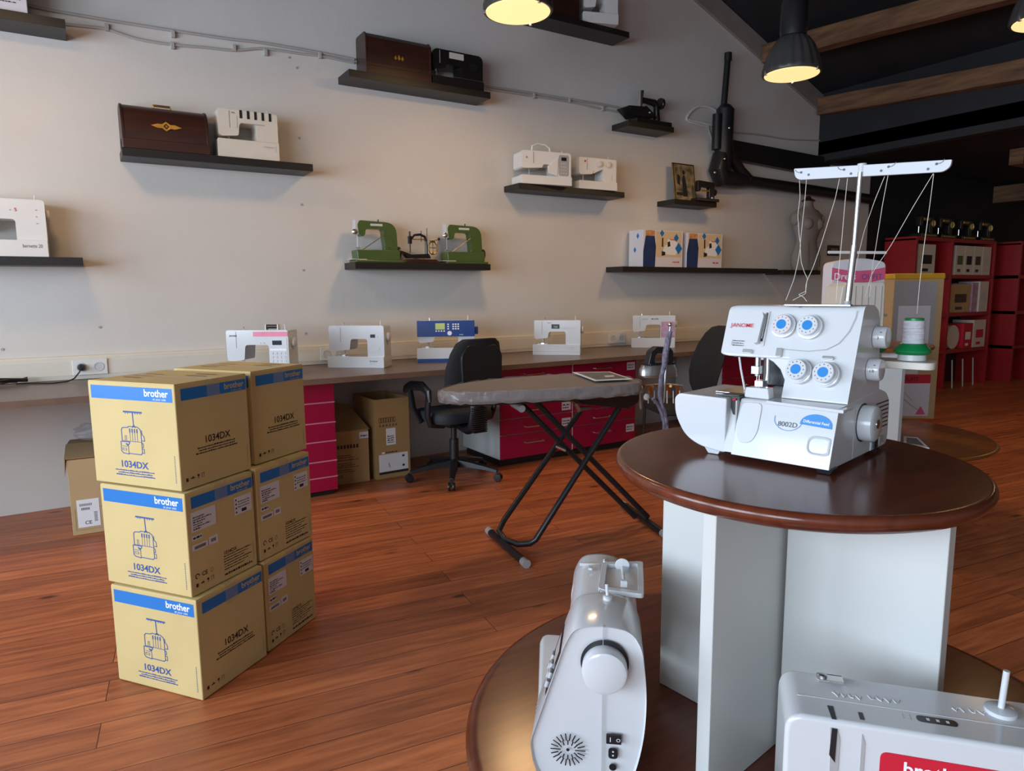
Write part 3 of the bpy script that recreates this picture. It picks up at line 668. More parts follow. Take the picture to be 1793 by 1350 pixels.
BL_, BR_ = Vector((1.058, 1.071, 0)), Vector((1.121, .515, 0)); dB = (BR_ - BL_).normalized(); nB = Vector((-dB.y, dB.x, 0))  # +x side
for p, q in ((BL_ + nB * TH / 2, BL_ + dB * .265 + nB * TH / 2), (BL_ + dB * .292 + nB * TH / 2, BR_ + nB * TH / 2)):
    b = MB(); board(b, p - Vector((*LC, 0)), q - Vector((*LC, 0)), TH, .5345, 1.056); b.build('upright_board', PANELW, t, bevel=.002)
ctr = BL_ + dB * .2785
b = MB(); board(b, Vector((.862, .765, 0)) - Vector((*LC, 0)), Vector((1.36, .845, 0)) - Vector((*LC, 0)), TH, .5345, 1.056); b.build('upright_board', PANELW, t, bevel=.002)
for x, y in ((.99, .95), (.955, .90)):
    b = MB(); b.box(-.025, .025, -.012, .012, 1.035, 1.057, 0, T(x - LC[0], y - LC[1], 0, D2R(-50))); b.build('cleat', TOPWOOD, t, bevel=.003)
b = MB(); b.lathe([(.003, 0), (.003, .002)], 10, 0, T(1.066 - LC[0] - .001, 1.04 - LC[1], .56, 0, 0, PI / 2)); b.build('screw', STEEL, t)

DC = (4.08, 2.42)
t2 = stand(DC[0], DC[1], 'second round display stand with lighter top, further back behind the overlocker', TOPWOOD2, 0, .70)
b = MB(); disc_top(b, 0, 0, 1.09, .35, .35, 0, .032); b.build('upper_top', TOPWOOD2, t2, angle=50)
b = MB(); board(b, Vector((-.14, -.30, 0)), Vector((-.02, .28, 0)), TH, .5345, 1.057); b.build('upright_board', PANELW, t2, bevel=.002)
b = MB(); board(b, Vector((-.28, .03, 0)), Vector((.26, -.04, 0)), TH, .5345, 1.057); b.build('upright_board', PANELW, t2, bevel=.002)

# ================================================================== SERGER IN THE FOREGROUND
sg = thing('overlock_machine', 'white overlocker with blue dials and raised thread guide bar on the foreground stand', 'overlocker', (1.107, .715, 1.091), D2R(-76.5))
# side profile (y, z); x from the left (-.32) to the right side (0)
low = rpoly([(.0, .010), (.033, .112), (.037, .117), (.075, .118), (.255, .130), (.300, .118), (.324, .100), (.326, .022), (.315, .008)], [.002, .004, .004, .004, .01, .01, .015, .012, .006])
b = MB(); b.prism(low, -.186, 0, 'x'); b.build('lower_body', WHITE, sg, bevel=.005, segs=3)
up = rpoly([(.078, .119), (.106, .197), (.139, .289), (.146, .297), (.196, .299), (.230, .284), (.256, .128), (.25, .119)], [.003, .01, .006, .006, .012, .02, .01, .004])
b = MB(); b.prism(up, -.124, -.001, 'x'); 
hd = rpoly([(.1045, .192), (.139, .289), (.146, .297), (.196, .299), (.230, .284), (.243, .20), (.235, .192)], [.006, .006, .006, .012, .02, .01, .01])
nr = 8; xs = [-.118] + [-.245 - .027 * math.sin(k / nr * PI / 2) for k in range(nr + 1)]
sc_ = [1] + [1 - .11 * (1 - math.cos(k / nr * PI / 2)) for k in range(nr + 1)]
cy_, cz_ = .165, .245
b.loft([[(x, cy_ + (p[0] - cy_) * s, cz_ + (p[1] - cz_) * s) for p in hd] for x, s in zip(xs, sc_)])
b.build('upper_body', WHITE, sg, bevel=.004, segs=3)
# throat web: quarter curve between head and column
thr = rpoly([(-.186, .1925), (-.124, .1925), (-.124, .119), (-.132, .119), (-.135, .165), (-.155, .186)], [0, 0, 0, 0, .02, .02])
b = MB(); b.prism([(-.172, .1935), (-.122, .1935), (-.122, .119), (-.128, .119), (-.130, .150), (-.140, .172), (-.155, .186)], .104, .235, 'y'); b.build('throat_web', WHITE, sg, bevel=.002)
# looper cover and left body
cov = rpoly([(-.206, .008), (-.206, .117), (-.312, .118), (-.323, .108), (-.321, .072), (-.298, .032), (-.265, .014), (-.222, .008)], [.0, .004, .008, .012, .03, .03, .02, .01])
b = MB(); b.prism(cov, .014, .20, 'y'); b.build('looper_cover', WHITE, sg, bevel=.005, segs=3)
b = MB(); b.box(-.1895, -.1865, .02, .19, .010, .114); b.build('inner_wall', GREYP, sg)
b = MB(); b.prism([(.0085, .012), (.041, .1125), (.19, .115), (.19, .012)], -.2065, -.1862, 'x'); b.build('cover_edge', LGREY, sg)
# ledge between lower cover and upper body
b = MB(); b.prism(rpoly([(-.132, .113), (-.132, .119), (.010, .116), (.010, .110)], .0015), .028, .080, 'y'); b.build('cover_lip', WHITE, sg, bevel=.0015)
# cloth plate well + needle plate
b = MB(); b.prism([(-.186, .118), (-.134, .1175), (-.137, .140), (-.183, .139)], .046, .07, 'y'); b.build('chip_guard', WHITE, sg, bevel=.003)
b = MB(); b.box(-.262, -.192, .075, .17, .1185, .1205); b.build('needle_plate', STEEL, sg, bevel=.0005)
b = MB(); b.prism(rpoly([(-.204, .096), (-.204, .119), (-.186, .121), (-.187, .100), (-.192, .082), (-.200, .084)], .002), .030, .05, 'y'); b.build('looper', BLACK, sg, bevel=.001); b = MB(); b.prism([(-.236, .1185), (-.190, .1185), (-.190, .1225), (-.225, .1215)], .035, .07, 'y'); b.build('looper_opening', BLACK, sg)
b = MB(); b.cyl((-.200, .0285, .113), (-.193, .0285, .115), .0022, 8); b.build('looper_thread_mark', PRED, sg)
b = MB(); b.cyl((-.203, .14, .150), (-.203, .14, .194), .006, 12); b.box(-.212, -.195, .128, .15, .155, .172); b.build('needle_bar', STEEL, sg, bevel=.001)
b = MB(); b.cyl((-.203, .138, .122), (-.203, .138, .152), .0009, 8); b.cyl((-.198, .138, .122), (-.198, .138, .152), .0009, 8); b.build('needle', CHROME, sg)
b = MB(); b.cyl((-.188, .155, .135), (-.188, .155, .194), .005, 12); b.box(-.210, -.186, .10, .155, .1215, .127); b.box(-.204, -.186, .13, .155, .127, .142); b.build('presser_foot', CHROME, sg, bevel=.001)
b = MB(); b.tube([(-.232, .115, .190), (-.225, .11, .165), (-.210, .10, .125), (-.205, .09, .1215)], .0022, 8); b.build('thread_lever', LGREY, sg)
b = MB(); b.box(-.215, -.14, .19, .20, .125, .188); b.build('mechanism_housing', BLACK, sg, bevel=.003)
# frame of the slanted face
tl = Vector((0, .0625, .178)).normalized(); nn = Vector((0, -tl.z, tl.y))   # up the face, out of the face
def face_mx(x, z): # local frame on the upper slanted face: X right, Z up face, -Y outwards
    y = .0765 + (z - .117) * .358
    return Matrix(((1, 0, 0, x), (0, -nn.y, tl.y, y), (0, -nn.z, tl.z, z), (0, 0, 0, 1)))
def low_mx(x, z):
    y = (z - .010) * .3235; t_ = Vector((0, .3235, 1)).normalized(); n2 = Vector((0, -t_.z, t_.y))
    return Matrix(((1, 0, 0, x), (0, -n2.y, t_.y, y), (0, -n2.z, t_.z, z), (0, 0, 0, 1)))
for i, (x, z, L) in enumerate(((-.145, .256, .016), (-.093, .255, .018), (-.096, .170, .026), (-.045, .168, .026))):
    Mx = face_mx(x, z); k = MB(); R90 = Matrix.Rotation(PI / 2, 4, 'X')
    k.lathe([(.0245, 0), (.0245, L * .4), (.0215, L * .45), (.0215, L * .55)], 36, 0, Mx @ R90); dial = k.build('tension_dial', WHITE, sg, angle=40)
    k = MB(); k.lathe([(.0195, L * .55), (.0195, L - .001), (.0185, L)], 36, 0, Mx @ R90); k.build('dial_knob', WHITE, dial, angle=40)
    k = MB(); k.disc(0, 0, .0098, -L - .0004, 0, Mx, 28); k.build('dial_cap', DIALB, dial, smooth=False, recalc=False)
    k = MB(); cm = [PRED, PLINE, PBLK, PLINE][i]
    for q in range(12):
        a = q * 2 * PI / 12; k.rect(.0148 * math.cos(a) - .0008, .0148 * math.cos(a) + .0008, .0148 * math.sin(a) - .0011, .0148 * math.sin(a) + .0011, -L - .0004, 0, Mx)
    k.build('dial_scale', cm, dial, smooth=False, recalc=False)
# slot with take-up cover
Mx = face_mx(-.186, .253)
k = MB(); k.prism(rpoly([(-.006, -.040), (.007, -.040), (.007, .034), (-.002, .034), (-.007, -.02)], .003), -.0012, .0, 'y', 0, Mx); k.build('lever_slot_frame', LGREY, sg)
k = MB(); k.flat([(-.002, -.030), (.003, -.030), (.004, .03), (.0015, .03)], -.0016, 0, Mx); k.build('lever_slot', BLACK, sg, smooth=False, recalc=False)
k = MB(); k.prism(rpoly([(-.010, -.038), (-.002, -.036), (.001, .020), (-.004, .030), (-.005, -.01)], .002), -.014, -.001, 'y', 0, Mx); k.build('lever_cover', WHITE, sg, bevel=.001)
k = MB(); k.tube([Mx @ Vector(p) for p in ((.002, -.004, .030), (.003, -.006, .01), (.0015, -.005, -.025))], .0014, 6); k.build('take_up_lever', CHROME, sg)
for x, z, w_, h_ in ((-.144, .204, .011, .018), (-.049, .199, .020, .007)):
    k = MB(); k.prism(rpoly([(-w_ / 2, -h_ / 2), (w_ / 2, -h_ / 2), (w_ / 2, h_ / 2), (-w_ / 2, h_ / 2)], .002), -.006, 0, 'y', 0, face_mx(x, z)); k.build('thread_guide', CHROME, sg, bevel=.001)
k = MB(); k.prism(rpoly([(-.010, -.004), (.010, -.004), (.010, .004), (-.010, .004)], .001), -.005, 0, 'y', 0, face_mx(-.210, .203)); k.build('thread_guide', CHROME, sg, bevel=.001)
k = MB(); k.box(-.148, -.022, .128, .140, .2965, .3005); k.build('top_guide_strip', STEEL, sg, bevel=.001)
Mx = face_mx(0, .117)
def fz(z): return (z - .117) / .942
k = MB(); k.text('JANOME', -.258, fz(.252), .0118, -.0006, 0, Mx, bold=.002, wid=.050); k.build('maker_name', PRED, sg, smooth=False, recalc=False)
k = MB(); k.stroke([(-.248, fz(.226)), (-.248, fz(.214))], .0006, -.0006, 0, Mx)
for q in range(3): k.fake(-.246, fz(.223 - q * .0045), .024, .002, -.0006, 0, Mx, q)
k.build('small_print', PBLK, sg, smooth=False, recalc=False)
k = MB(); arc = [(-.150, fz(.212)), (-.090, fz(.210)), (-.055, fz(.215)), (-.034, fz(.228)), (-.020, fz(.250)), (-.013, fz(.275)), (-.0125, fz(.288))]; k.stroke(arc, .0016, -.0005, 0, Mx); k.stroke([(-.118, fz(.17)), (-.118, fz(.182))], .0014, -.0005, 0, Mx)
k.build('panel_groove', GREYP, sg, smooth=False, recalc=False)
Mx = low_mx(0, 0); L_ = 1.051
k = MB(); k.text('8002D', -.086, .075 * L_, .0130, -.0012, 0, Mx, align='CENTER', bold=.002, wid=.036); k.build('model_number', mat('print grey', (.06, .065, .08), .5), sg, smooth=False, recalc=False)
k = MB(); k.stroke([(-.112 + .0, .092 * L_)] + [(-.086 - .027 * math.cos(a), (.090 - .022 * math.sin(a)) * L_) for a in [q * PI / 10 for q in range(1, 10)]] + [(-.0595, .085 * L_)], .0010, -.0012, 0, Mx)
k.build('arc_line', DIALB, sg, smooth=False, recalc=False)
k = MB(); k.flat([(-.064, .083 * L_)] + [(-.035 - .029 * math.cos(a), (.084 + .019 * math.sin(a)) * L_) for a in [q * PI / 12 for q in range(1, 12)]] + [(-.006, .080 * L_)], -.0012, 0, Mx); k.build('blue_badge', DIALB, sg, smooth=False, recalc=False)
k = MB(); k.text('Differential Feed', -.035, .086 * L_, .0075, -.0018, 0, Mx, align='CENTER', bold=.01, rot=-.03, wid=.046); k.build('badge_text', PWHT, sg, smooth=False, recalc=False)
k = MB(); q_ = rpoly([(-.045, .034), (-.012, .034), (-.004, .038), (-.004, .066), (-.012, .069), (-.045, .069)], [.015, .004, .003, .003, .004, .015], 6)
n_o = len(q_); q_i = [((p[0] + .026) * .78 - .026, (p[1] - .051) * .74 + .051) for p in q_]
k.loft([[(p[0], -.0015, p[1]) for p in q_], [(p[0], -.0028, p[1]) for p in [((a[0] * .6 + c[0] * .4), (a[1] * .6 + c[1] * .4)) for a, c in zip(q_, q_i)]], [(p[0], .000, p[1]) for p in q_i]], 0, False, True, Mx); k.build('finger_pull', WHITE, sg)
k = MB(); k.prism(rpoly([(-.182, .116), (-.140, .118), (-.140, .06), (-.150, .038), (-.176, .036), (-.182, .06)], .012), -.0022, .0004, 'y', 0, Mx); k.build('looper_window', LGREY, sg, bevel=.001)
# right side: dials, hand wheel, vents, switch
RX = Matrix.Rotation(PI / 2, 4, 'Y')
for y, z, tx in ((.212, .236, '3'), (.186, .175, '1.0')):
    k = MB(); k.lathe([(.0215, 0), (.0215, .019), (.0195, .022), (.017, .0225)], 36, 0, T(0, y, z) @ RX); dl = k.build('side_dial', WHITE, sg, angle=40)
    k = MB(); k.text(tx, .010, z - .003, .0075, y - .0217, 0, None, align='CENTER', bold=.01)
    for q in (-1, 1): k.rect(.012, .016, z + q * .010, z + q * .010 + .0012, y - .0190, 0)
    k.build('dial_number', PBLK, dl, smooth=False, recalc=False)
k = MB(); k.lathe([(.0375, 0), (.0375, .001)], 40, 0, T(0, .164, .074) @ RX); k.build('wheel_recess', BLACK, sg)
k = MB(); k.lathe([(.0345, .001), (.0355, .019), (.0340, .024), (.030, .0265), (.010, .027)], 48, 0, T(0, .164, .074) @ RX); hw = k.build('hand_wheel', WHITE, sg, angle=40)
k = MB(); k.lathe([(.009, .0), (.009, .0015), (.005, .002)], 20, 0, T(.027, .164, .074) @ RX); k.build('wheel_screw', STEEL, hw)
for q in range(7):
    k = MB(); k.box(-.002, .0012, .240, .316, .048 + q * .0085, .0500 + q * .0085); k.build('vent_slot', BLACK, sg)
k = MB(); k.box(-.001, .0015, .218, .300, -.001 + .010, .042); k.build('switch_plate', LGREY, sg, bevel=.001)
k = MB(); k.box(.001, .005, .228, .250, .012, .034); k.build('power_switch', BLACK, sg, bevel=.001)
k = MB(); k.box(.001, .004, .262, .290, .016, .032); k.build('plug_socket', GREYP, sg, bevel=.001)
k = MB(); k.box(-.0008, .0008, .118, .1195, .012, .110); k.build('side_seam', GREYP, sg)
for x, y in ((-.235, .03), (-.22, .18), (-.02, .30), (-.012, .02)):
    k = MB(); k.loft([[(x - .018, y - .012, .012), (x + .018, y - .012, .012), (x + .018, y + .012, .012), (x - .018, y + .012, .012)], [(x - .011, y - .009, .0), (x + .011, y - .009, .0), (x + .011, y + .009, .0), (x - .011, y + .009, .0)]]); k.build('rubber_foot', WHITE if x < -.2 else BLACK, sg, bevel=.001)
# thread stand
k = MB(); tr_ = rpoly([(-.26, .257), (.070, .257), (.084, .262), (.090, .275), (.082, .322), (.070, .338), (-.27, .338), (-.28, .30)], .008); k.prism(tr_, .172, .1865, 'z'); k.build('thread_stand_tray', OFFW, sg, bevel=.002)
k = MB(); k.tube([(-.0515, .197, .290), (-.051, .197, .306)], .007, 12); k.build('rod_base', GREYP, sg)
k = MB(); k.tube([(-.051, .197, .298), (-.0445, .197, .413)], .0060, 14); k.tube([(-.0445, .197, .413), (-.041, .197, .55)], .0047, 14); k.build('telescopic_rod', STEEL, sg)
bar = MB(); barp = rpoly([(-.170, .573), (-.167, .556), (-.158, .549), (.098, .5335), (.1085, .541), (.1100, .5535), (-.041, .5635)], [.003, .006, .006, .010, .010, .002, 0], 4)
bar.prism(barp, .197, .204, 'y'); bar.tube([(-.041, .204, .542), (-.041, .204, .567)], .0085, 16); br_ = bar.build('guide_bar', mat('guide bar plastic', (.44, .45, .47), .35, noise=.02), sg, bevel=.001)
for x, z in ((-.1542, .5634), (-.1391, .5571), (-.0713, .5586), (-.0582, .5495), (-.0044, .5482), (.0080, .5539), (.0736, .5416), (.0866, .5488)):
    k = MB(); k.disc(x, z, .0024, .1964, 0, None, 12); k.build('eyelet', BLACK, br_, smooth=False, recalc=False)
for x, z, s in ((-.1542, .5634, -1), (-.0713, .5586, -1), (.0080, .5539, 1), (.0866, .5488, 1)):
    k = MB(); k.stroke([(x, z), (x + s * .006, z + .0005), (x + s * .010, z + .003), (x + s * .012, z + .0065)], .0012, .1964, 0); k.build('eyelet_slit', BLACK, br_, smooth=False, recalc=False)
_a = D2R(13.5); _d = Vector((math.cos(_a), math.sin(_a), 0)); _w = Vector((math.sin(_a), -math.cos(_a), 0)); _P = Vector((1.107, .715, 1.091))
def sgp(px, py, v):                          # point on a plane v behind the machine front, in machine axes
    d = pray(px, py); t = (_P + _d * v - Vector((0, 0, H))).dot(_d) / d.dot(_d); q = Vector((0, 0, H)) + d * t - _P; return Vector((q.dot(_w), v, q.z))
ths = []
for v1, pp_ in ((.16, [(1400, 316), (1401, 345), (1397, 375), (1399, 410), (1402, 430), (1397, 460), (1390, 490), (1376, 526)]),
              (.16, [(1412, 315), (1409, 355), (1404, 400), (1401, 430), (1403, 460), (1409, 478), (1414, 488), (1411, 500), (1411, 514), (1399, 520), (1388, 526)]),
              (.16, [(1470, 313), (1462, 350), (1448, 395), (1437, 430), (1425, 465), (1413, 492), (1411, 510), (1398, 516), (1407, 520), (1413, 528)]),
              (.16, [(1484, 312), (1480, 350), (1474, 420), (1467, 490), (1464, 529)]),
              (.26, [(1549, 309), (1532, 350), (1513, 405), (1500, 460), (1494, 500)]),
              (.28, [(1555, 307), (1545, 360), (1534, 430), (1528, 465), (1522, 520)]),
              (.28, [(1634, 304), (1600, 360), (1560, 430), (1526, 480), (1515, 520)]),
              (.297, [(1635, 304), (1628, 360), (1618, 430), (1610, 500), (1605.5, 550)])):
    n_ = len(pp_); ths.append([sgp(p[0], p[1], .20 + (v1 - .20) * i / (n_ - 1)) for i, p in enumerate(pp_)])
for p in ths:
    k = MB(); pts = []
    for i in range(len(p) - 1):
        for q in range(6): pts.append(Vector(p[i]).lerp(Vector(p[i + 1]), q / 6))
    pts.append(Vector(p[-1])); sm = [pts[0]] + [(pts[i - 1] + pts[i] * 2 + pts[i + 1]) / 4 for i in range(1, len(pts) - 1)] + [pts[-1]]
    k.tube(sm, .00055, 5); k.build('thread', THREADL, sg)
mw = T(1.107, .715, 1.091, D2R(-76.5))
def cone(x, y, label):
    p = mw @ Vector((x, y, .1875)); t = thing('thread_cone', label, 'thread cone', p, D2R(-76.5)); t.scale = (.92, .92, .90)
    k = MB(); k.lathe([(.031, .013), (.0365, .019), (.037, .022), (.026, .036), (.0215, .038)], 36); k.build('cone_base', GREENP, t, angle=30)
    k = MB(); k.lathe([(.028, .0), (.027, .013)], 24); k.build('cone_foot', LGREY, t)
    k = MB(); prof = []
    for i in range(25):
        z = .037 + .0020 * i * 1.0; prof.append((.0222 - .00006 * i + (.0003 if i % 2 else 0), .037 + i * .0021))
    k.lathe(prof, 32); k.build('wound_thread', THREAD, t, angle=60)
    k = MB(); k.lathe([(.0185, .0875), (.0185, .0925), (.012, .093)], 28); k.build('cone_top', GREENP, t)
cone(.043, .297, 'white thread cone on green base at the right end of the overlocker tray')
cone(-.040, .300, 'thread cone mostly hidden behind the overlocker, its green base just showing')

# ================================================================== MACHINE SEEN FROM ITS WHEEL END (lower tier)
P_ = Vector((.6949, .8706, .5345)); aA = D2R(50)
ma = thing('sewing_machine', 'white computer sewing machine seen from its hand wheel end on the lower tier', 'sewing machine', P_, aA - PI / 2)
# local: x to the right of the viewer (machine back), y away along its length, z up
prof = [(-.103, .10), (-.042, .288), (-.026, .318), (.022, .326), (.070, .318), (.089, .288), (.099, .205), (.096, .13), (.085, .07), (.066, .012), (-.072, .012), (-.098, .055)]
rad = [.012, .02, .025, .04, .03, .04, .08, .05, .05, .03, .03, .03]
pr = rpoly(prof, rad, 6); cx0, cz0 = .015, .17
ring = lambda y, s=1, dz=0: [(cx0 + (p[0] - cx0) * s, y, cz0 + (p[1] - cz0) * s + dz) for p in pr]
b = MB(); b.loft([ring(.006, .965), ring(.0015, .985), ring(-.0, .993), ring(.004, 1.0), ring(.125, 1.0), ring(.135, .985), ring(.137, .96)]); b.build('column', WHITE, ma, angle=30)
armp = rpoly([(-.046, .205), (-.043, .275), (-.026, .307), (.022, .314), (.066, .306), (.086, .275), (.094, .210), (.03, .19)], [.01, .02, .02, .04, .03, .04, .02, .02], 6)
b = MB(); b.loft([[(p[0], y, p[1] - (y - .13) * .03) for p in armp] for y in (.13, .30)]); b.build('arm', WHITE, ma, angle=30)
hp = rpoly([(-.048, .110), (-.046, .262), (-.028, .298), (.020, .304), (.056, .296), (.072, .262), (.078, .16), (.04, .10)], [.01, .02, .02, .04, .03, .04, .02, .02], 6)
b = MB(); rg = lambda y, s: [(.012 + (p[0] - .012) * s, y, .20 + (p[1] - .20) * s) for p in hp]
b.loft([rg(.285, 1), rg(.375, 1), rg(.392, .97), rg(.403, .90), rg(.408, .78)]); b.build('head', WHITE, ma, angle=30)
b = MB(); b.loft([[(p[0] if p[0] > 0 else p[0] * k, y, p[1]) for p in rpoly([(-.104, .030), (-.088, .008), (.075, .008), (.075, .080), (-.104, .080), (-.106, .060)], .010)] for y, k in ((.06, .98), (.20, 1.03), (.40, 1.19), (.42, 1.17), (.43, 1.10))]); b.build('bed', WHITE, ma, bevel=.008, segs=3)
b = MB(); b.lathe([(.041, -.0005), (.041, 0)], 40, 0, T(.026, 0, .258, 0, PI / 2)); b.build('wheel_recess', BLACK, ma)
b = MB(); b.lathe([(.038, .0), (.0385, .020), (.0365, .026), (.032, .028)], 48, 0, T(.026, 0, .252, 0, PI / 2)); b.build('hand_wheel', WHITE, ma, angle=40)
b = MB(); b.box(.0225, .0235, -.0008, .002, .015, .325); b.build('side_seam', GREYP, ma)
for rr_, n_, l_ in ((.030, 22, .012), (.018, 12, .010)):
    for q in range(n_):
        a = 2 * PI * q / n_; b = MB(); c, s_ = math.cos(a), math.sin(a)
        b.stroke([(-.036 + rr_ * .72 * c if rr_ < .02 else -.036 + (rr_ - l_) * c, .092 + (rr_ * .55 if rr_ < .02 else rr_ - l_) * s_), (-.036 + rr_ * c, .092 + rr_ * s_)], .0022, -.0009, 0); b.build('vent_slot', BLACK, ma, smooth=False, recalc=False)
b = MB(); b.disc(-.036, .092, .003, -.0009); b.build('vent_hole', BLACK, ma, smooth=False, recalc=False)
b = MB(); b.box(.030, .056, -.004, .0, .111, .129); b.build('power_switch', BLACK, ma, bevel=.001)
b = MB(); b.text('O', .047, .1165, .009, -.0046, 0); b.stroke([(.037, .116), (.037, .124)], .0012, -.0046); b.build('switch_mark', PWHT, ma, smooth=False, recalc=False)
b = MB(); b.prism(rpoly([(.034, .082), (.050, .082), (.050, .102), (.034, .102)], .006), -.001, .0, 'y'); b.build('mains_inlet', BLACK, ma)
b = MB(); b.disc(.042, .0915 + .004, .0017, -.0015); b.disc(.042, .0885, .0017, -.0015); b.build('inlet_pins', LGREY, ma, smooth=False, recalc=False)
b = MB(); b.lathe([(.0065, 0), (.0065, .001), (.003, .001)], 16, 0, T(.042, -.0, .066, 0, PI / 2)); b.build('pedal_socket', BLACK, ma)
# slanted front face of the column (left): dark screen and keys, vent holes
fa, fb_ = Vector((-.103, 0, .10)), Vector((-.042, 0, .288)); fd = (fb_ - fa).normalized(); fn_ = Vector((-fd.z, 0, fd.x))
Mf = Matrix(((0, -fn_.x, fd.x, fa.x), (-1, 0, 0, 0), (0, -fn_.z, fd.z, fa.z), (0, 0, 0, 1)))
b = MB(); b.flat([(-.118, .085), (-.012, .085), (-.012, .172), (-.118, .178)], -.0012, 0, Mf); b.build('control_panel', SCREEN, ma, smooth=False, recalc=False)
b = MB(); b.rect(-.10, -.03, .130, .165, -.0018, 0, Mf); b.build('display', GREYP, ma, smooth=False, recalc=False)
for q in range(6):
    b = MB(); b.box(-.105 + (q % 3) * .030, -.088 + (q % 3) * .030, -.006, -.001, .092 + (q // 3) * .018, .104 + (q // 3) * .018, 0, Mf); b.build('key', WHITE, ma, bevel=.001)
for q in range(18):
    b = MB(); b.rect(-.10 + (q % 3) * .012, -.094 + (q % 3) * .012, .012 + (q // 3) * .011, .016 + (q // 3) * .011, -.0012, 0, Mf); b.build('vent_hole', GREYP, ma, smooth=False, recalc=False)
# top: spool door, winder, knob, thread guide
zt_ = lambda y: .3145 - max(0, y - .13) * .03
fr = rpoly([(.012, .165), (.098, .150), (.104, .315), (.018, .300)], .010)
b = MB(); fi = [((p[0] - .058) * .74 + .058, (p[1] - .232) * .82 + .232) for p in fr]
b.loft([[(p[0], p[1], .308) for p in fr], [(p[0], p[1], .317) for p in fr], [(p[0], p[1], .317) for p in fi], [(p[0], p[1], .308) for p in fi]], 0, False); b.build('spool_lid_frame', WHITE, ma, bevel=.001, recalc=True)
b = MB(); b.add([(p[0], p[1], .3095) for p in fi], [tuple(range(len(fi)))]); b.build('spool_well', LGREY, ma, smooth=False, recalc=False)
b = MB(); b.tube([(.060, .275, .316), (.062, .190, .322)], .0035, 10); b.build('spool_pin', WHITE, ma)
b = MB(); b.lathe([(.015, 0), (.015, .003)], 24, 0, T(.060, .285, .318, 0, PI / 2)); b.box(.055, .068, .180, .190, .315, .328); b.build('spool_cap', WHITE, ma, bevel=.001)
b = MB(); b.lathe([(.0085, 0), (.0085, .009), (.006, .011)], 20, 0, T(.030, .105, .320)); b.cyl((.030, .108, .328), (.028, .112, .350), .003, 10); b.build('bobbin_winder', WHITE, ma)
b = MB(); b.cyl((.024, .345, .298), (.024, .345, .307), .005, 12); b.build('tension_disc', CHROME, ma)
b = MB(); b.box(-.010, -.002, .27, .285, .309, .314); b.build('slide_button', WHITE, ma, bevel=.001)
b = MB(); b.box(-.030, .040, .322, .328, .296, .303); b.build('thread_channel', LGREY, ma, bevel=.001)
b = MB(); b.box(.0145, .016, .13, .30, .3138, .3152); b.build('top_seam', GREYP, ma)
b = MB(); b.cyl((-.02, .345, .088), (-.02, .345, .125), .003, 8); b.box(-.035, -.005, .335, .355, .088, .093); b.build('presser_foot', CHROME, ma)

# ================================================================== MACHINE AT THE LOWER RIGHT
mc = thing('sewing_machine', 'white sewing machine with crimson badge at the lower right, on the lower tier', 'sewing machine', (.800, .562, .5345), D2R(-49))
WC, HC = .42, .296
b = MB(); b.prism(rpoly([(0, .105), (0, HC), (.42, HC), (.42, .008), (.30, .008), (.30, .20), (.115, .20), (.10, .105)], [.012, .028, .01, .01, .01, .015, .015, .012], 7), 0, .125, 'y'); b.build('upper_body', WHITE, mc, bevel=.016, segs=4)
b = MB(); b.prism(rpoly([(-.03, .008), (.29, .008), (.29, .085), (-.03, .085)], .012), -.02, .125, 'y'); b.build('bed', WHITE, mc, bevel=.008, segs=3)
b = MB(); b.prism(rpoly([(.062, .12), (.070, .12), (.071, .270), (.067, .285), (.058, .285), (.060, .24)], .002), -.0016, .001, 'y'); b.build('lever_slot', GREYP, mc)
b = MB(); b.prism([(.0585, .245), (.066, .235), (.067, .285), (.060, .285)], -.0026, -.001, 'y'); b.build('slot_opening', BLACK, mc)
b = MB(); b.prism(rpoly([(.098, .12), (.102, .12), (.1025, .270), (.098, .283)], .001), -.0014, .001, 'y'); b.build('thread_channel', GREYP, mc)
b = MB(); b.add([(.060, .002, HC + .0004), (.066, .002, HC + .0004), (.066, .035, HC + .0004), (.058, .035, HC + .0004)], [(0, 1, 2, 3)]); b.add([(.097, .012, HC + .0004), (.103, .012, HC + .0004), (.103, .03, HC + .0004), (.097, .03, HC + .0004)], [(0, 1, 2, 3)]); b.build('top_slots', BLACK, mc, smooth=False, recalc=False)
b = MB(); b.prism(rpoly([(.122, .205), (.415, .205), (.415, .262), (.122, .262)], .010), -.0012, .0, 'y'); b.build('crimson_badge', PRED, mc)
b = MB(); b.text('brother', .150, .235, .026, -.0018, 0, bold=.022); b.text('innov-is', .275, .235, .024, -.0018, 0, bold=.0); b.build('badge_text', PWHT, mc, smooth=False, recalc=False)
b = MB(); b.box(.052, .088, .088, .108, HC + .004, HC + .009); b.box(.052, .088, .104, .108, HC - .001, HC + .009); b.build('thread_guide_bracket', CHROME, mc, bevel=.001)
b = MB(); b.lathe([(.006, 0), (.006, .003), (.003, .004)], 14, 0, T(.060, .098, HC + .009)); b.build('bracket_screw', STEEL, mc)
b = MB(); b.lathe([(.020, 0), (.020, .006), (.014, .008)], 24, 0, T(.288, .085, HC - .0005)); b.build('pin_base', WHITE, mc)
b = MB(); b.tube([(.288, .085, HC + .006), (.291, .086, HC + .062)], .0042, 12); b.build('spool_pin', WHITE, mc)
b = MB(); b.prism(rpoly([(.172, .030), (.222, .030), (.222, .045), (.172, .045)], .007), HC, HC + .0006, 'z'); b.build('usb_mark', BLACK, mc)
b = MB()
for q in range(3): b.add([(.184 + q * .012 + i, .034 + j, HC + .001) for i, j in ((0, 0), (.004, 0), (.004, .006), (0, .006))], [(0, 1, 2, 3)])
b.build('mark_symbols', PWHT, mc, smooth=False, recalc=False)
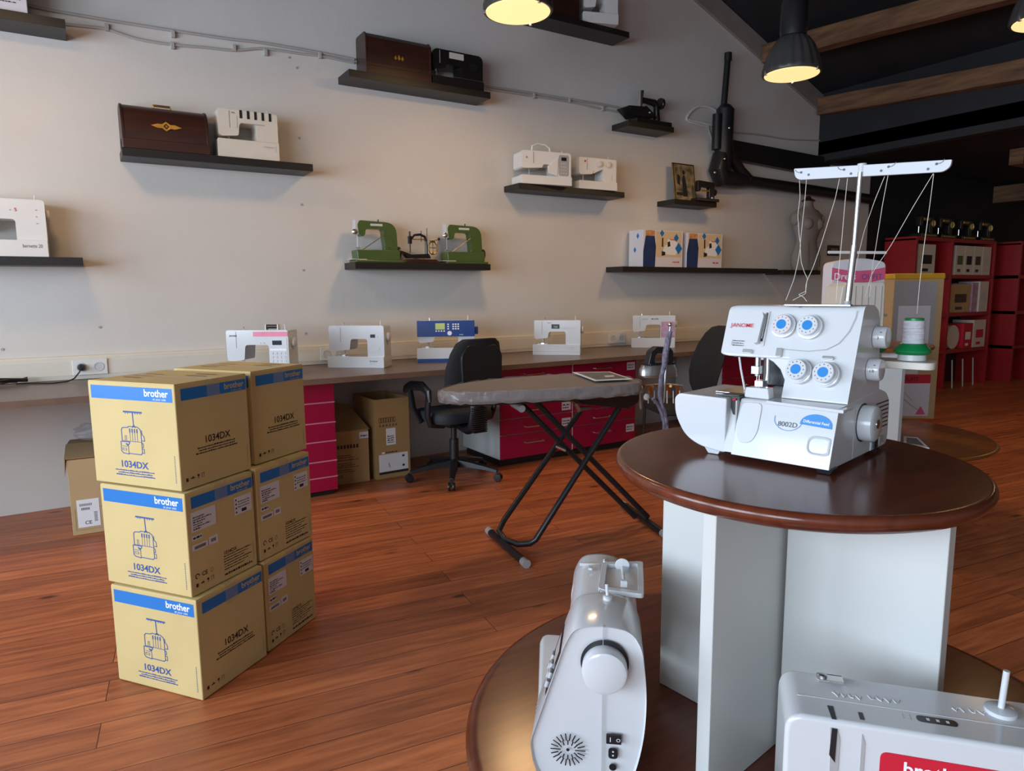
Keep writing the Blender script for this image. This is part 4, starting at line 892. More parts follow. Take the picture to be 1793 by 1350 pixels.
b = MB(); b.tube([(.155, .030, HC), (.155, .044, HC), (.164, .044, HC), (.164, .030, HC)], .0005, 5, closed=True); b.build('booklet_mark', GREYP, mc)
def emboss(x0, x1, y0, y1, seed):
    r = random.Random(seed); b = MB(); pts = []
    for i in range(14): pts.append((x0 + (x1 - x0) * (i / 13), y0 + (y1 - y0) * (.5 + .5 * math.sin(i * 1.9 + seed)), HC + .0002))
    b.tube(pts, .0009, 5); b.build('embossed_diagram', WHITE, mc)
emboss(.070, .108, .062, .074, 1); emboss(.118, .160, .066, .078, 2); emboss(.226, .270, .070, .082, 3)
b = MB(); b.box(.02, .41, .052, .0525, HC - .0005, HC + .0005); b.build('top_seam', LGREY, mc)
b = MB(); b.lathe([(.032, 0), (.032, .02), (.028, .024)], 30, 0, T(.42, .065, .215) @ RX); b.build('hand_wheel', WHITE, mc, angle=40)
b = MB(); b.cyl((.05, .05, .085), (.05, .05, .11), .003, 8); b.box(.035, .065, .03, .07, .085, .09); b.build('presser_foot', CHROME, mc)

# ================================================================== GENERIC SEWING MACHINES
def smachine(loc, rz, label, w=.42, h=.30, d=.17, base=.085, arm=.10, colw=.12, headw=.11, head_z=.12, body=WHITE, basem=None, kind='computer', group=None, name='sewing_machine', r=.018, cat='sewing machine', front=None, bed_front=0.0, wheel=WHITEM, rough_head=.02):
    t = thing(name, label, cat, loc, rz, group)
    basem = basem or body
    b = MB(); b.prism(rpoly([(0, 0), (w, 0), (w, base), (0, base)], [.012, .006, .004, .012]), -bed_front, d, 'y'); b.build('base', basem, t, bevel=.006, segs=2)
    x0 = .012
    P = [(w, base - .002), (w, h), (x0, h), (x0, head_z), (x0 + .02, head_z - .012), (x0 + headw, head_z), (x0 + headw + .01, h - arm), (w - colw, h - arm), (w - colw, base - .002)]
    b = MB(); b.prism(rpoly(P, [.001, r, r, .02, .01, .01, .02, .02, .001], 5), .018, d - .012, 'y'); b.build('body', body, t, bevel=.010, segs=3)
    b = MB(); b.lathe([(.030, 0), (.032, .004), (.032, .018), (.027, .022)], 24, 0, T(w, d * .5, h - .085) @ RX); b.build('hand_wheel', wheel, t, angle=40)
    nx = x0 + headw * .55
    b = MB(); b.cyl((nx, d * .5, base + .02), (nx, d * .5, head_z), .004, 10); b.build('needle_bar', STEEL, t)
    b = MB(); b.cyl((nx + .012, d * .55, base + .01), (nx + .012, d * .55, head_z), .004, 8); b.box(nx - .012, nx + .014, d * .38, d * .6, base + .001, base + .008); b.build('presser_foot', CHROME, t)
    b = MB(); b.box(nx - .04, nx + .05, d * .28, d * .75, base, base + .0012); b.build('needle_plate', STEEL, t)
    b = MB(); b.box(x0 + headw * .55, x0 + headw * .59, .016, .020, h * .62, h - .01); b.build('thread_slot', GREYP, t)
    b = MB(); b.cyl((w - .05, d * .5, h), (w - .05, d * .5, h + .035), .0035, 8); b.build('spool_pin', WHITEM, t)
    b = MB(); b.cyl((x0 + .09, d * .5, h), (x0 + .09, d * .5, h + .012), .004, 8); b.ball((x0 + .09, d * .5, h + .014), .006, 8); b.build('thread_guide', CHROME, t)
    return t
def panel(t, name, m, x0, x1, z0, z1, y=.0165, r=.003, dep=.0015):
    b = MB(); b.prism(rpoly([(x0, z0), (x1, z0), (x1, z1), (x0, z1)], r), y - dep, y + .002, 'y'); return b.build(name, m, t)
def keys(t, x0, z0, nx, nz, dx, dz, s=.008, m=LGREY, y=.0165, name='key'):
    for i in range(nx):
        for j in range(nz):
            b = MB(); b.box(x0 + i * dx, x0 + i * dx + s, y - .003, y, z0 + j * dz, z0 + j * dz + s * .8); b.build(name, m, t)
def word(t, txt, x, z, size, m, y=.0155, bold=.01, name='lettering', wid=None, align='LEFT'):
    b = MB(); b.text(txt, x, z, size, y, 0, None, align, bold, 0, wid); b.build(name, m, t, smooth=False, recalc=False)
# --- on the bench, left to right
t = smachine((.815, 4.955, zb), D2R(-36), 'white sewing machine with pink stripe and keypad, behind the carton stack', w=.44, h=.315, d=.19, base=.08, colw=.135, headw=.12, head_z=.115)
panel(t, 'pink_stripe', PINKS, .20, .438, .272, .303); panel(t, 'screen', SCREEN, .33, .395, .215, .245); panel(t, 'keypad', LGREY, .305, .43, .085, .265, y=.0175)
keys(t, .315, .10, 4, 3, .029, .026, .018, WHITE, .016); panel(t, 'white_wave', PWHT, .312, .425, .178, .19); keys(t, .24, .225, 2, 1, .025, .02, .010); word(t, 'JANOME', .035, .272, .014, PBLK)
b = MB(); b.cyl((.27, .09, .335), (.34, .09, .335), .014, 14); b.build('thread_spool', BLACK, t)
b = MB(); b.box(.262, .268, .07, .11, .313, .35); b.box(.345, .351, .07, .11, .313, .35); b.build('spool_holder', WHITEM, t)
t = smachine((1.565, 5.12, zb), D2R(-40), 'plain white sewing machine with small display, above the open cartons', w=.44, h=.315, d=.19, base=.085, colw=.13, headw=.16, head_z=.135, r=.022)
panel(t, 'screen', SCREEN, .335, .372, .225, .25); keys(t, .39, .23, 1, 1, .02, .02, .006, GREYP); word(t, 'brother', .33, .045, .02, PBLK, y=-.0008); word(t, 'innov-is', .33, .028, .012, GREYP, y=-.0008); panel(t, 'stitch_window', LGREY, .345, .40, .13, .15)
t = smachine((2.27, 5.06, zb), D2R(-28), 'white and navy blue sewing machine with yellow green display behind the office chair', w=.46, h=.335, d=.19, base=.115, arm=.125, colw=.13, headw=.12, head_z=.165)
panel(t, 'navy_cover', NAVY, .004, .462, .205, .333, y=.015, r=.006, dep=.004); panel(t, 'navy_foot', NAVY, .002, .458, .001, .030, y=-.001)
panel(t, 'display', LCDG, .150, .225, .262, .312, y=.010); keys(t, .285, .262, 3, 3, .020, .018, .013, PWHT, .0105); keys(t, .245, .262, 1, 3, .020, .018, .013, PWHT, .0105)
keys(t, .150, .245, 4, 1, .021, .02, .012, PWHT, .0105); b = MB(); b.lathe([(.018, 0), (.018, .004)], 20, 0, T(.262, .0105, .232, 0, PI / 2)); b.build('selector_wheel', PWHT, t); word(t, 'PFAFF', .34, .215, .012, PWHT, y=.0095)
b = MB(); b.box(.46, .49, .05, .14, .22, .28); b.build('wheel_cover', NAVY, t, bevel=.006)
t = smachine((3.385, 5.07, zb), D2R(-42), 'angular white sewing machine with small dark display, right of the office chair', w=.42, h=.305, d=.18, base=.095, arm=.10, colw=.13, headw=.12, head_z=.15, r=.006)
panel(t, 'screen', SCREEN, .165, .235, .232, .27); word(t, '730', .185, .24, .022, LCDG, y=.014); panel(t, 'key_strip', LGREY, .25, .37, .235, .243); word(t, 'PFAFF', .33, .06, .014, GREYP, y=-.0008); word(t, 'PFAFF', .13, .278, .012, PRED)
b = MB(); b.box(.0, .42, -.0008, .0005, .030, .032); b.build('base_line', GREYP, t)
t = smachine((4.60, 5.14, zb), D2R(-40), 'white sewing machine with mauve flowered panel at the right end of the bench', w=.42, h=.315, d=.18, base=.095, arm=.09, colw=.14, headw=.12, head_z=.165, r=.010)
panel(t, 'mauve_panel', PINKP, .285, .415, .10, .255); word(t, 'JANOME', .10, .275, .014, GREYP); word(t, 'MC 6700', .19, .275, .018, PBLK)

# --- on the wall shelves
def on(x, z, dy=.02): return (x, FY + dy, z)
t = smachine(on(.905, Z2), D2R(0), 'cream overlocker with five black slots on the left wall shelf', w=.41, h=.325, d=.20, base=.125, arm=.085, colw=.145, headw=.13, head_z=.155, body=OFFW, r=.012, name='overlock_machine', cat='overlocker')
for k in range(5):
    b = MB(); b.box(.155 + k * .049, .172 + k * .049, .0155, .018, .272, .300); b.box(.155 + k * .049, .172 + k * .049, .0155, .06, .300, .3265); b.build('tension_slot', BLACK, t)
panel(t, 'loose_cover', OFFW, .095, .135, .205, .285); panel(t, 'arm_edge', GREYP, .16, .32, .238, .243); word(t, 'elna', .10, .30, .014, PBLK); word(t, 'COVERPRO', .30, .085, .014, GREYP, y=-.0008); panel(t, 'slider', LGREY, .375, .39, .06, .10, y=0)
t = smachine(on(-.58, Z1, .01), 0, 'large white sewing machine on the low shelf cut by the left edge', w=.46, h=.345, d=.20, base=.10, arm=.12, colw=.155, headw=.14, head_z=.15, r=.022, body=WHITEM)
word(t, 'bernette 20', .33, .055, .030, PBLK, y=-.0008, bold=0, wid=.10); keys(t, .41, .20, 1, 3, .02, .04, .006, GREYP); word(t, '-  S', .28, .272, .028, PRED)
t = smachine(on(3.36, Z2, .0), D2R(-8), 'white computer machine with carrying handle on the upper middle shelf', w=.50, h=.285, d=.21, base=.075, arm=.11, colw=.155, headw=.20, head_z=.145, r=.03, body=WHITEM)
b = MB(); b.tube([(.15, .10, .28), (.152, .10, .34), (.20, .10, .362), (.28, .10, .358), (.325, .10, .33), (.33, .10, .275)], .009, 10); b.build('carrying_handle', WHITEM, t)
panel(t, 'control_panel', GREYP, .375, .475, .085, .265, r=.02); panel(t, 'screen', SCREEN, .40, .45, .215, .245, y=.0145); keys(t, .395, .10, 3, 4, .022, .028, .012, LGREY, .014); word(t, 'A', .05, .215, .03, DIALB)
b = MB(); b.prism([(.36, .08), (.27, .10), (.26, .16), (.37, .235)], .010, .02, 'y'); b.build('arm_sweep', WHITEM, t, bevel=.004)
t = smachine(on(3.99, Z2, .0), D2R(-4), 'small mechanical white machine on the upper middle shelf, right one', w=.43, h=.285, d=.17, base=.075, arm=.10, colw=.15, headw=.15, head_z=.14, r=.01, body=WHITEM)
for k, x in enumerate((.24, .34)):
    b = MB(); b.lathe([(.026, 0), (.026, .014), (.02, .018)], 24, 0, T(x, .017, .232, 0, PI / 2)); b.build('stitch_dial', OFFW, t, angle=40)
b = MB(); b.prism([(.17, .145), (.175, .19), (.20, .20), (.27, .19)], .012, .02, 'y'); b.build('arm_curve', WHITEM, t); b = MB(); b.disc(.075, .25, .010, .0155); b.build('emblem', PRED, t, smooth=False, recalc=False); panel(t, 'slider', OFFW, .365, .38, .09, .14)
t = smachine(on(4.04, Z4, .02), D2R(-18), 'white machine on the topmost shelf, half cut by the top edge', w=.34, h=.30, d=.19, base=.09, arm=.09, colw=.12, headw=.11, head_z=.14, body=WHITEM)
b = MB(); b.prism(rpoly([(0, 0), (.50, 0), (.50, .30), (0, .30)], [.01, .01, .05, .05]), 0, .20, 'y'); o = b.build('wooden_case', MAHOGD, bevel=.006); o.location = on(3.50, Z4); tag(o, 'dark wooden case on the topmost shelf partly behind the lamp', 'case')

# wooden cases
def case(loc, w, h, d, label, dome=True, m=MAHOG):
    t = thing('wooden_case', label, 'case', loc, 0)
    if dome: pf = rpoly([(0, 0), (d, 0), (d, h), (.055, h), (0, h * .55)], [.004, .004, .05, .09, .12], 8)
    else: pf = rpoly([(0, 0), (d, 0), (d, h), (.03, h), (0, h - .035)], [.003, .003, .03, .004, .004], 6)
    b = MB(); b.prism(pf, .014, w - .014, 'x'); b.build('lid', m, t)
    for x0, x1 in ((0, .016), (w - .016, w)):
        q = [((p[0] - d / 2) * 1.03 + d / 2, p[1] * 1.018) for p in pf]; b = MB(); b.prism(q, x0, x1, 'x'); b.build('end_panel', MAHOGD if dome else m, t, bevel=.003)
    b = MB(); b.box(.002, w - .002, -.006, d, 0, h * .22); b.build('base_rail', m, t, bevel=.004)
    return t
t = case(on(.330, Z2, .005), .52, .290, .225, 'domed mahogany machine case with gold inlay on the left wall shelf')
b = MB(); zz = .155; b.flat([(.17, zz), (.21, zz + .014), (.235, zz + .012), (.26, zz + .030), (.285, zz + .012), (.31, zz + .014), (.355, zz), (.31, zz - .014), (.285, zz - .012), (.26, zz - .030), (.235, zz - .012), (.21, zz - .014)], -.004); b.build('gold_inlay', GOLDP, t, smooth=False, recalc=False)
b = MB(); b.stroke([(.247, zz), (.26, zz + .014), (.273, zz), (.26, zz - .014)], .006, -.005, 0, None, True); b.build('inlay_ring', MAHOGD, t, smooth=False, recalc=False)
b = MB(); b.tube([(.20, .10, .285), (.202, .10, .303), (.302, .10, .303), (.304, .10, .285)], .008, 8); b.build('carrying_handle', BRASS, t)
b = MB(); b.cyl((-.004, .11, .06), (.004, .11, .06), .010, 10); b.box(-.005, .002, .105, .115, .0, .055); b.build('latch', BLACK, t)
t = case(on(1.99, Z3, .03), .545, .300, .20, 'plain mahogany machine case on the upper shelf, left of the black portable', dome=False)
b = MB()
for k in (-1, 0, 1): b.flat([(.27 + k * .028, .13), (.282 + k * .028, .145), (.27 + k * .028, .175 - abs(k) * .01), (.258 + k * .028, .145)], -.001)
b.build('gold_crest', GOLDP, t, smooth=False, recalc=False)
b = MB(); b.box(.012, .535, -.002, .004, .085, .10); b.build('case_groove', MAHOGD, t, bevel=.002)
t = smachine(on(2.545, Z3, .03), 0, 'black vintage portable machine beside the plain wooden case', w=.47, h=.285, d=.18, base=.075, arm=.11, colw=.20, headw=.11, head_z=.14, body=IRONB, r=.05, wheel=BLACK)
panel(t, 'maker_plate', OFFW, .16, .29, .225, .272); panel(t, 'stitch_plate', BLACK, .34, .42, .16, .21, r=.02); panel(t, 'bed_trim', CHROME, .17, .46, .079, .082, y=0)
# green vintage machines
def green(x, label):
    t = thing('vintage_sewing_machine', label, 'sewing machine', on(x, Z1, .035), 0, 'green enamelled vintage machines on the shelf')
    b = MB(); b.prism(rpoly([(.02, .02), (.37, .02), (.37, .10), (.01, .10)], [.01, .01, .02, .02]), .01, .15, 'y'); b.build('base', GREEN, t, bevel=.006)
    b = MB(); b.box(.0, .40, .0, .17, 0, .021); b.build('bottom_tray', GREEN, t, bevel=.006)
    P = [(.365, .09), (.355, .315), (.05, .325), (.035, .29), (.045, .215), (.075, .20), (.095, .215), (.10, .262), (.245, .262), (.262, .10), (.26, .09)]
    b = MB(); b.prism(rpoly(P, [.001, .09, .02, .01, .01, .01, .01, .03, .02, .02, .001], 6), .045, .12, 'y'); b.build('arm', GREEN, t, bevel=.012, segs=3)
    b = MB(); b.prism(rpoly([(.018, .33), (.05, .335), (.052, .22), (.03, .21), (.015, .25)], .008), .05, .115, 'y'); b.build('face_plate', LGREY, t, bevel=.003)
    b = MB(); b.lathe([(.020, 0), (.022, .004), (.012, .010), (.006, .02)], 18, 0, T(.012, .05, .235, 0, PI / 2)); b.build('tension_disc', CHROME, t)
    b = MB(); b.cyl((.045, .085, .12), (.045, .085, .215), .0045, 8); b.box(.03, .06, .07, .10, .112, .118); b.build('needle_bar', CHROME, t)
    b = MB(); b.cyl((.07, .04, .10), (.245, .035, .215), .003, 8); b.build('knee_rod', BRASS, t)
    b = MB(); b.lathe([(.045, 0), (.048, .006), (.048, .022), (.03, .026)], 26, 0, T(.37, .085, .085) @ RX); b.build('hand_wheel', BLACK, t, angle=40)
    b = MB(); b.box(.14, .24, .0435, .046, .285, .302); b.build('maker_plate', LGREY, t); b = MB(); b.cyl((.22, .085, .32), (.22, .085, .34), .006, 8); b.build('top_knob', GREEN, t)
    b = MB(); b.box(-.03, .09, .01, .14, .021, .026); b.build('bed_slide', LGREY, t)
    b = MB(); b.box(.25, .275, .038, .05, .10, .125); b.build('lever', GREEN, t, bevel=.003); b = MB(); b.cyl((.27, .04, .115), (.34, .038, .04), .006, 8); b.build('brace', GREEN, t)
    return t
green(1.86, 'green vintage machine at the left end of its shelf'); green(2.64, 'green vintage machine right of the black antique on the same shelf')
t = thing('antique_sewing_machine', 'black gilt antique hand machine standing between the two green ones', 'sewing machine', on(2.265, Z1, .03), 0); t.scale = (.88, .93, .93)
b = MB(); b.prism(rpoly([(.0, .004), (.36, .004), (.31, .035), (.05, .035)], .01), 0, .15, 'y'); b.build('plinth', MAHOG, t, bevel=.004)
b = MB(); b.prism(rpoly([(.055, .045), (.28, .045), (.26, .085), (.08, .075), (-.01, .105), (-.01, .10)], .008), .04, .11, 'y'); b.build('bed', IRONB, t, bevel=.003)
b = MB(); b.tube([(.25, .075, .06), (.25, .075, .19), (.235, .075, .235), (.19, .075, .252), (.13, .075, .245), (.09, .075, .20)], [.014, .012, .012, .011, .010, .010], 10); b.build('arm', IRONB, t)
b = MB(); b.tube([(.085, .075, .09), (.085, .075, .275)], [.005, .009], 8); b.box(.070, .10, .06, .09, .17, .235); b.build('needle_bar', IRONB, t, bevel=.002)
b = MB(); b.tube([(.31 + .045 * math.cos(a), .06, .14 + .055 * math.sin(a)) for a in [k * PI / 10 for k in range(20)]], .008, 8, closed=True)
for k in range(4): a = k * PI / 2; b.cyl((.31, .06, .14), (.31 + .045 * math.cos(a), .06, .14 + .055 * math.sin(a)), .004, 6)
b.build('hand_wheel', BRASS, t); b = MB(); b.cyl((.27, .045, .20), (.355, .03, .215), .006, 8); b.ball((.358, .03, .215), .013, 8); b.build('crank', IRONB, t)
for x, z in ((.26, .31), (.20, .285)): b = MB(); b.cyl((x, .075, .19), (x, .075, z), .003, 6); b.build('spool_pin', IRONB, t)
b = MB(); b.cyl((.10, .075, .21), (.24, .075, .21), .004, 6); b.build('take_up_rod', BRASS, t)
# little hand crank machine on the high small shelf
t = thing('antique_sewing_machine', 'small black hand crank machine on the small shelf beside the duct', 'sewing machine', on(4.60, Z3 - .04, .02), 0)
b = MB(); b.box(.10, .56, .0, .18, 0, .045); b.build('plinth', IRONB, t, bevel=.004)
b = MB(); b.prism([(-.02, .135), (.20, .15), (.20, .16), (.34, .07), (.10, .055)], -.02, .17, 'y'); b.build('bed', IRONB, t, bevel=.003)
b = MB(); b.tube([(.44, .09, .05), (.43, .09, .20), (.40, .09, .235), (.25, .09, .24), (.22, .09, .20)], [.035, .030, .034, .028, .018], 12); b.build('arm', IRONB, t)
b = MB(); b.box(.19, .22, .06, .11, .17, .32); b.build('face_plate', CHROME, t, bevel=.004); b = MB(); b.tube([(.235, .09, .24), (.25, .09, .33)], .010, 8); b.build('lever', IRONB, t)
b = MB(); b.lathe([(.05, -.02), (.055, -.015), (.055, .01), (.03, .02)], 20, 0, T(.49, .09, .235) @ RX); b.build('hand_wheel', IRONB, t, angle=40); b = MB(); b.ball((.24, -.022, .10), .012, 8); b.build('latch', CHROME, t)
# poster with toy machine
b = MB(); b.box(0, .31, 0, .012, 0, .39); o = b.build('poster', POSTER, bevel=.002); o.matrix_world = Matrix.Translation(on(5.305, Z2 - .02, .06)) @ Matrix.Rotation(D2R(-6), 4, 'X'); o.matrix_world = Matrix.Translation(on(5.305, Z2 - .018, .10)) @ Matrix.Rotation(D2R(-8), 4, 'X')
fr_ = MB()
for x0, x1, z0, z1 in ((0, .31, 0, .012), (0, .31, .378, .39), (0, .012, 0, .39), (.298, .31, 0, .39)): fr_.box(x0, x1, -.004, .0, z0, z1)
fr_.build('frame', BRASS, o, smooth=False); tag(o, 'small framed vintage poster leaning on the short shelf', 'poster')
q = MB(); q.flat([(.12, .05), (.19, .05), (.18, .20), (.165, .27), (.14, .27), (.125, .2)], -.001); q.disc(.155, .30, .022, -.001); q.rect(.03, .12, .06, .09, -.001); q.flat([(.05, .18), (.09, .16), (.10, .26), (.06, .28)], -.001); q.build('poster_figures', PBLK, o, smooth=False, recalc=False)
t = thing('toy_sewing_machine', 'black miniature sewing machine in front of the small poster', 'sewing machine', on(5.50, Z2 - .02, -.03), 0)
b = MB(); b.box(0, .32, 0, .10, 0, .03); b.build('base', IRONB, t, bevel=.004); b = MB(); b.prism(rpoly([(.28, .03), (.28, .20), (.03, .21), (.03, .10), (.07, .10), (.08, .15), (.20, .14), (.20, .03)], .015), .03, .075, 'y'); b.build('arm', IRONB, t, bevel=.006)
b = MB(); b.lathe([(.035, 0), (.035, .012)], 18, 0, T(.285, .05, .10) @ RX); b.build('hand_wheel', IRONB, t); b = MB(); b.ball((.23, .02, .04), .016, 8); b.build('knob', CHROME, t); b = MB(); b.box(.08, .20, .0285, .030, .10, .115); b.build('maker_plate', BRASS, t)
# carton in the top left corner
b = MB(); b.box(0, .55, 0, .22, 0, .36); o = b.build('carton', LABEL, bevel=.003); o.location = on(-.66, Z3 + .01, .02); q = MB(); q.disc(.40, .035, .018, -.001, 0); q.build('green_dot', GREEN, o, smooth=False, recalc=False)
q = MB(); q.fake(.42, .07, .10, .012, -.001); q.fake(.42, .05, .08, .008, -.001); q.build('small_print', PBLK, o, smooth=False, recalc=False); tag(o, 'white printed carton on the top left corner shelf', 'box')
# blue and white machine cartons
def mbox(x, w, h, label, seed):
    t = thing('carton', label, 'box', on(x, Z1, .015), 0, 'blue and white machine cartons'); b = MB(); b.box(0, w, 0, .21, 0, h); b.build('body', LABEL, t, bevel=.003)
    b = MB(); b.rect(.17, w - .02, .10, h - .01, -.0008); b.build('cream_panel', mat('cream print', (.66, .50, .30), .5), t, smooth=False, recalc=False)
    b = MB(); b.flat([(.0, .0), (.16, .0), (.17, .20), (.15, h - .06), (.03, h - .06), (.0, .15)], -.0012); b.build('denim_print', DENIM, t, smooth=False, recalc=False)
    b = MB(); b.flat([(.03, h - .06), (.15, h - .06), (.155, h - .01), (.09, h - .003), (.03, h - .01)], -.0014); b.build('warm_print', PSKIN, t, smooth=False, recalc=False)
    b = MB(); b.flat([(.25, .11), (.30, .12), (.30, .15), (.25, .16)], -.0012); b.rect(.25, .27, .20, .29, -.0012); b.flat([(.33, .20), (.37, .21), (.36, .26), (.33, .25)], -.0012); b.build('machine_outline', PBLK, t, smooth=False, recalc=False)
    b = MB(); b.flat([(.26, .13), (.44, .12), (.47, .16), (.46, .26), (.33, .28), (.33, .23), (.28, .20)], -.0009); b.build('machine_picture', PWHT, t, smooth=False, recalc=False)
    b = MB(); 
    for cx, cz, s in ((.25, h - .03, .03), (.45, h - .07, .035), (w - .06, .19, .05)): b.flat([(cx - s, cz), (cx, cz - s * 1.2), (cx + s, cz), (cx, cz + s * 1.2)], -.0015)
    b.build('blue_diamonds', PBLUE, t, smooth=False, recalc=False); b = MB(); b.fake(w - .14, .045, .09, .015, -.0012, 0, seed=seed); b.fake(.36, .27, .07, .012, -.0016); b.build('red_print', PRED, t, smooth=False, recalc=False)
    Ms = T(0, 0, 0, -PI / 2); b = MB()
    for cy, cz in ((-.08, h - .06), (-.12, .17)): b.add([(-.0008, -cy - .02, cz), (-.0008, -cy, cz - .03), (-.0008, -cy + .02, cz), (-.0008, -cy, cz + .03)], [(0, 1, 2, 3)])
    b.build('side_diamonds', PBLUE, t, smooth=False, recalc=False); return t
mbox(4.80, .545, .365, 'left one of the two blue and white sewing machine cartons', 1); mbox(5.405, .53, .355, 'right one of the two blue and white sewing machine cartons', 2)
# dress form half on the far shelf
t = thing('dress_form', 'pale cloth dress form torso on the short shelf at the far right', 'dress form', on(7.42, Z1 - .01, .10), 0)
fp = [(.0, .20, .10), (.06, .235, .11), (.16, .245, .11), (.28, .20, .09), (.36, .165, .08), (.44, .19, .095), (.54, .235, .115), (.62, .24, .11), (.68, .25, .085), (.73, .20, .06), (.76, .10, .05), (.80, .075, .045), (.84, .075, .045)]
t.scale = (1, 1, .955); t.location.y -= .055
b = MB(); b.loft([[(a * math.cos(2 * PI * k / 24), c * math.sin(2 * PI * k / 24), z) for k in range(24)] for z, a, c in fp]); b.build('torso', FORM, t, angle=60)
for s in (-1, 1): b = MB(); b.ball((s * .10, -.075, .56), .075, 14, sy=.8); b.build('bust', FORM, t); b = MB(); b.ball((s * .24, 0, .62), .06, 12, sx=.7, sz=1.4); b.build('shoulder_cap', FORM, t)
b = MB(); b.lathe([(.075, .84), (.08, .85), (.035, .875), (.025, .90), (.0, .91)], 20); b.build('neck_cap', MAHOG, t)
for s in (-1, 1): b = MB(); b.tube([(s * .10, -.105, .02), (s * .10, -.112, .16), (s * .085, -.09, .34)], .004, 6); b.build('seam_tape', BLACK, t)

# ================================================================== OFFICE CHAIR
def office_chair(loc, rz, label):
    t = thing('office_chair', label, 'chair', loc, rz)              # faces +y
    for k in range(5):
        a = 2 * PI * k / 5 + .3; c, s = math.cos(a), math.sin(a); b = MB(); rg_ = []
        for u, z, wd_, hh in ((.02, .125, .032, .035), (.12, .118, .030, .026), (.24, .098, .022, .018), (.33, .078, .018, .014)):
            rg_.append([(c * u - s * q[0] * wd_, s * u + c * q[0] * wd_, z + q[1] * hh) for q in ((-1, -1), (1, -1), (.8, .6), (0, 1), (-.8, .6))])
        b.loft(rg_); lg = b.build('leg', BLACK, t, bevel=.003)
        b = MB()
        for e in (-1, 1): b.lathe([(.012, -.010), (.027, -.009), (.030, -.003), (.030, .003), (.027, .009), (.012, .010)], 18, 0, T(c * .335, s * .335, .031, a) @ Matrix.Translation((0, e * .016, 0)) @ Matrix.Rotation(PI / 2, 4, 'X'))
        b.box(-.012, .012, -.008, .008, .03, .07, 0, T(c * .335, s * .335, 0, a)); b.build('caster', BLACK, lg)
    b = MB(); b.lathe([(.045, .09), (.045, .14), (.036, .15), (.034, .30), (.022, .30), (.022, .42)], 20); b.build('gas_lift', BLACK, t, angle=40)
    b = MB(); b.box(-.11, .11, -.12, .12, .41, .445); b.tube([(.10, .02, .425), (.22, .02, .415)], .006, 8); b.build('mechanism', BLACKM, t, bevel=.01)
    b = MB(); pf = rpoly([(-.235, -.22), (.235, -.22), (.25, .22), (-.25, .22)], .12, 8)
    sq = lambda s, z: [(p[0] * s, p[1] * s, z - .03 * max(0, p[1]) ** 2 * 6) for p in pf]
    b.loft([sq(.80, .445), sq(.96, .455), sq(1.0, .48), sq(1.0, .505), sq(.95, .53), sq(.75, .542), sq(.3, .545)]); b.build('seat', FABG, t, angle=50)
    b = MB(); b.tube([(0, -.08, .42), (0, -.20, .40), (0, -.275, .43), (0, -.30, .55), (0, -.29, .66)], [.03, .035, .04, .035, .03], 12, flat=1.6); b.build('back_post', BLACK, t)
    b = MB()
    for k in range(12): b.box(-.055, .055, -.345, -.305, .40 + k * .015, .409 + k * .015)
    b.build('bellows', BLACK, t, bevel=.002)
    b = MB(); bpf = lambda s, w0, z: None
    rows = []
    for z, hw_, y0 in ((.60, .17, -.265), (.64, .20, -.27), (.74, .222, -.285), (.86, .222, -.305), (.96, .205, -.33), (1.03, .175, -.345), (1.06, .13, -.35)):
        ring_ = []
        for q in range(20):
            a = 2 * PI * q / 20; cx = math.copysign(abs(math.cos(a)) ** .5, math.cos(a)) * hw_; ty = math.copysign(abs(math.sin(a)) ** .7, math.sin(a)) * .034
            ring_.append((cx, y0 + ty + .045 * (cx / .22) ** 2, z))
        rows.append(ring_)
    b.loft(rows); b.build('backrest', FABB, t, angle=60)
    b = MB(); b.prism(rpoly([(-.16, .66), (.16, .66), (.17, .95), (.12, 1.02), (-.12, 1.02), (-.17, .95)], .03), -.372, -.34, 'y'); b.build('back_shell', BLACK, t, bevel=.008)
    for s in (-1, 1):
        b = MB(); b.tube([(s * .15, -.10, .43), (s * .26, -.10, .45), (s * .285, -.11, .52), (s * .285, -.13, .70)], [.018, .02, .018, .018], 10, flat=1.3); b.tube([(s * .26, .02, .45), (s * .285, .08, .55), (s * .285, .12, .70)], [.018, .018, .016], 10, flat=1.3)
        b.tube([(s * .285, -.14, .62), (s * .285, -.13, .69), (s * .285, -.05, .725), (s * .285, .10, .715), (s * .285, .17, .69), (s * .285, .20, .66)], [.015, .022, .025, .025, .022, .012], 10, flat=1.4); b.build('armrest', BLACK, t)
    return t
ch_ = office_chair((2.37, 4.64, 0), D2R(6), 'black office chair with armrests in front of the bench, behind the ironing board'); ch_.scale = (1.05, 1.05, 1.03)
t = thing('visitor_chair', 'black chair with tall curved back and thin dark legs behind the steam iron', 'chair', (4.16, 4.06, 0), D2R(68)); t.scale = (1.12, 1.0, 1.02)
b = MB(); pf = rpoly([(-.24, -.23), (.24, -.23), (.23, .24), (-.23, .24)], .10, 6)
b.loft([[(p[0] * s_, p[1] * s_, z) for p in pf] for s_, z in ((.9, .425), (1, .44), (1, .475), (.93, .49), (.5, .495))]); b.build('seat', FABB, t, angle=50)
for x in (-.22, .22):
    for y, y2 in ((-.22, -.17), (.22, .20)): b = MB(); b.tube([(x, y, 0), (x * .95, y2, .44)], .012, 10); b.build('leg', BLACKM, t)
b = MB(); rows = []
for z, hw_, y0 in ((.56, .17, -.235), (.62, .215, -.245), (.72, .245, -.265), (.84, .25, -.30), (.95, .235, -.335), (1.04, .20, -.365), (1.09, .15, -.38), (1.105, .08, -.385)):
    ring_ = []
    for q in range(24):
        a = 2 * PI * q / 24; cx = math.cos(a) * hw_; ring_.append((cx, y0 + math.sin(a) * .022 + .06 * (cx / .25) ** 2, z))
    rows.append(ring_)
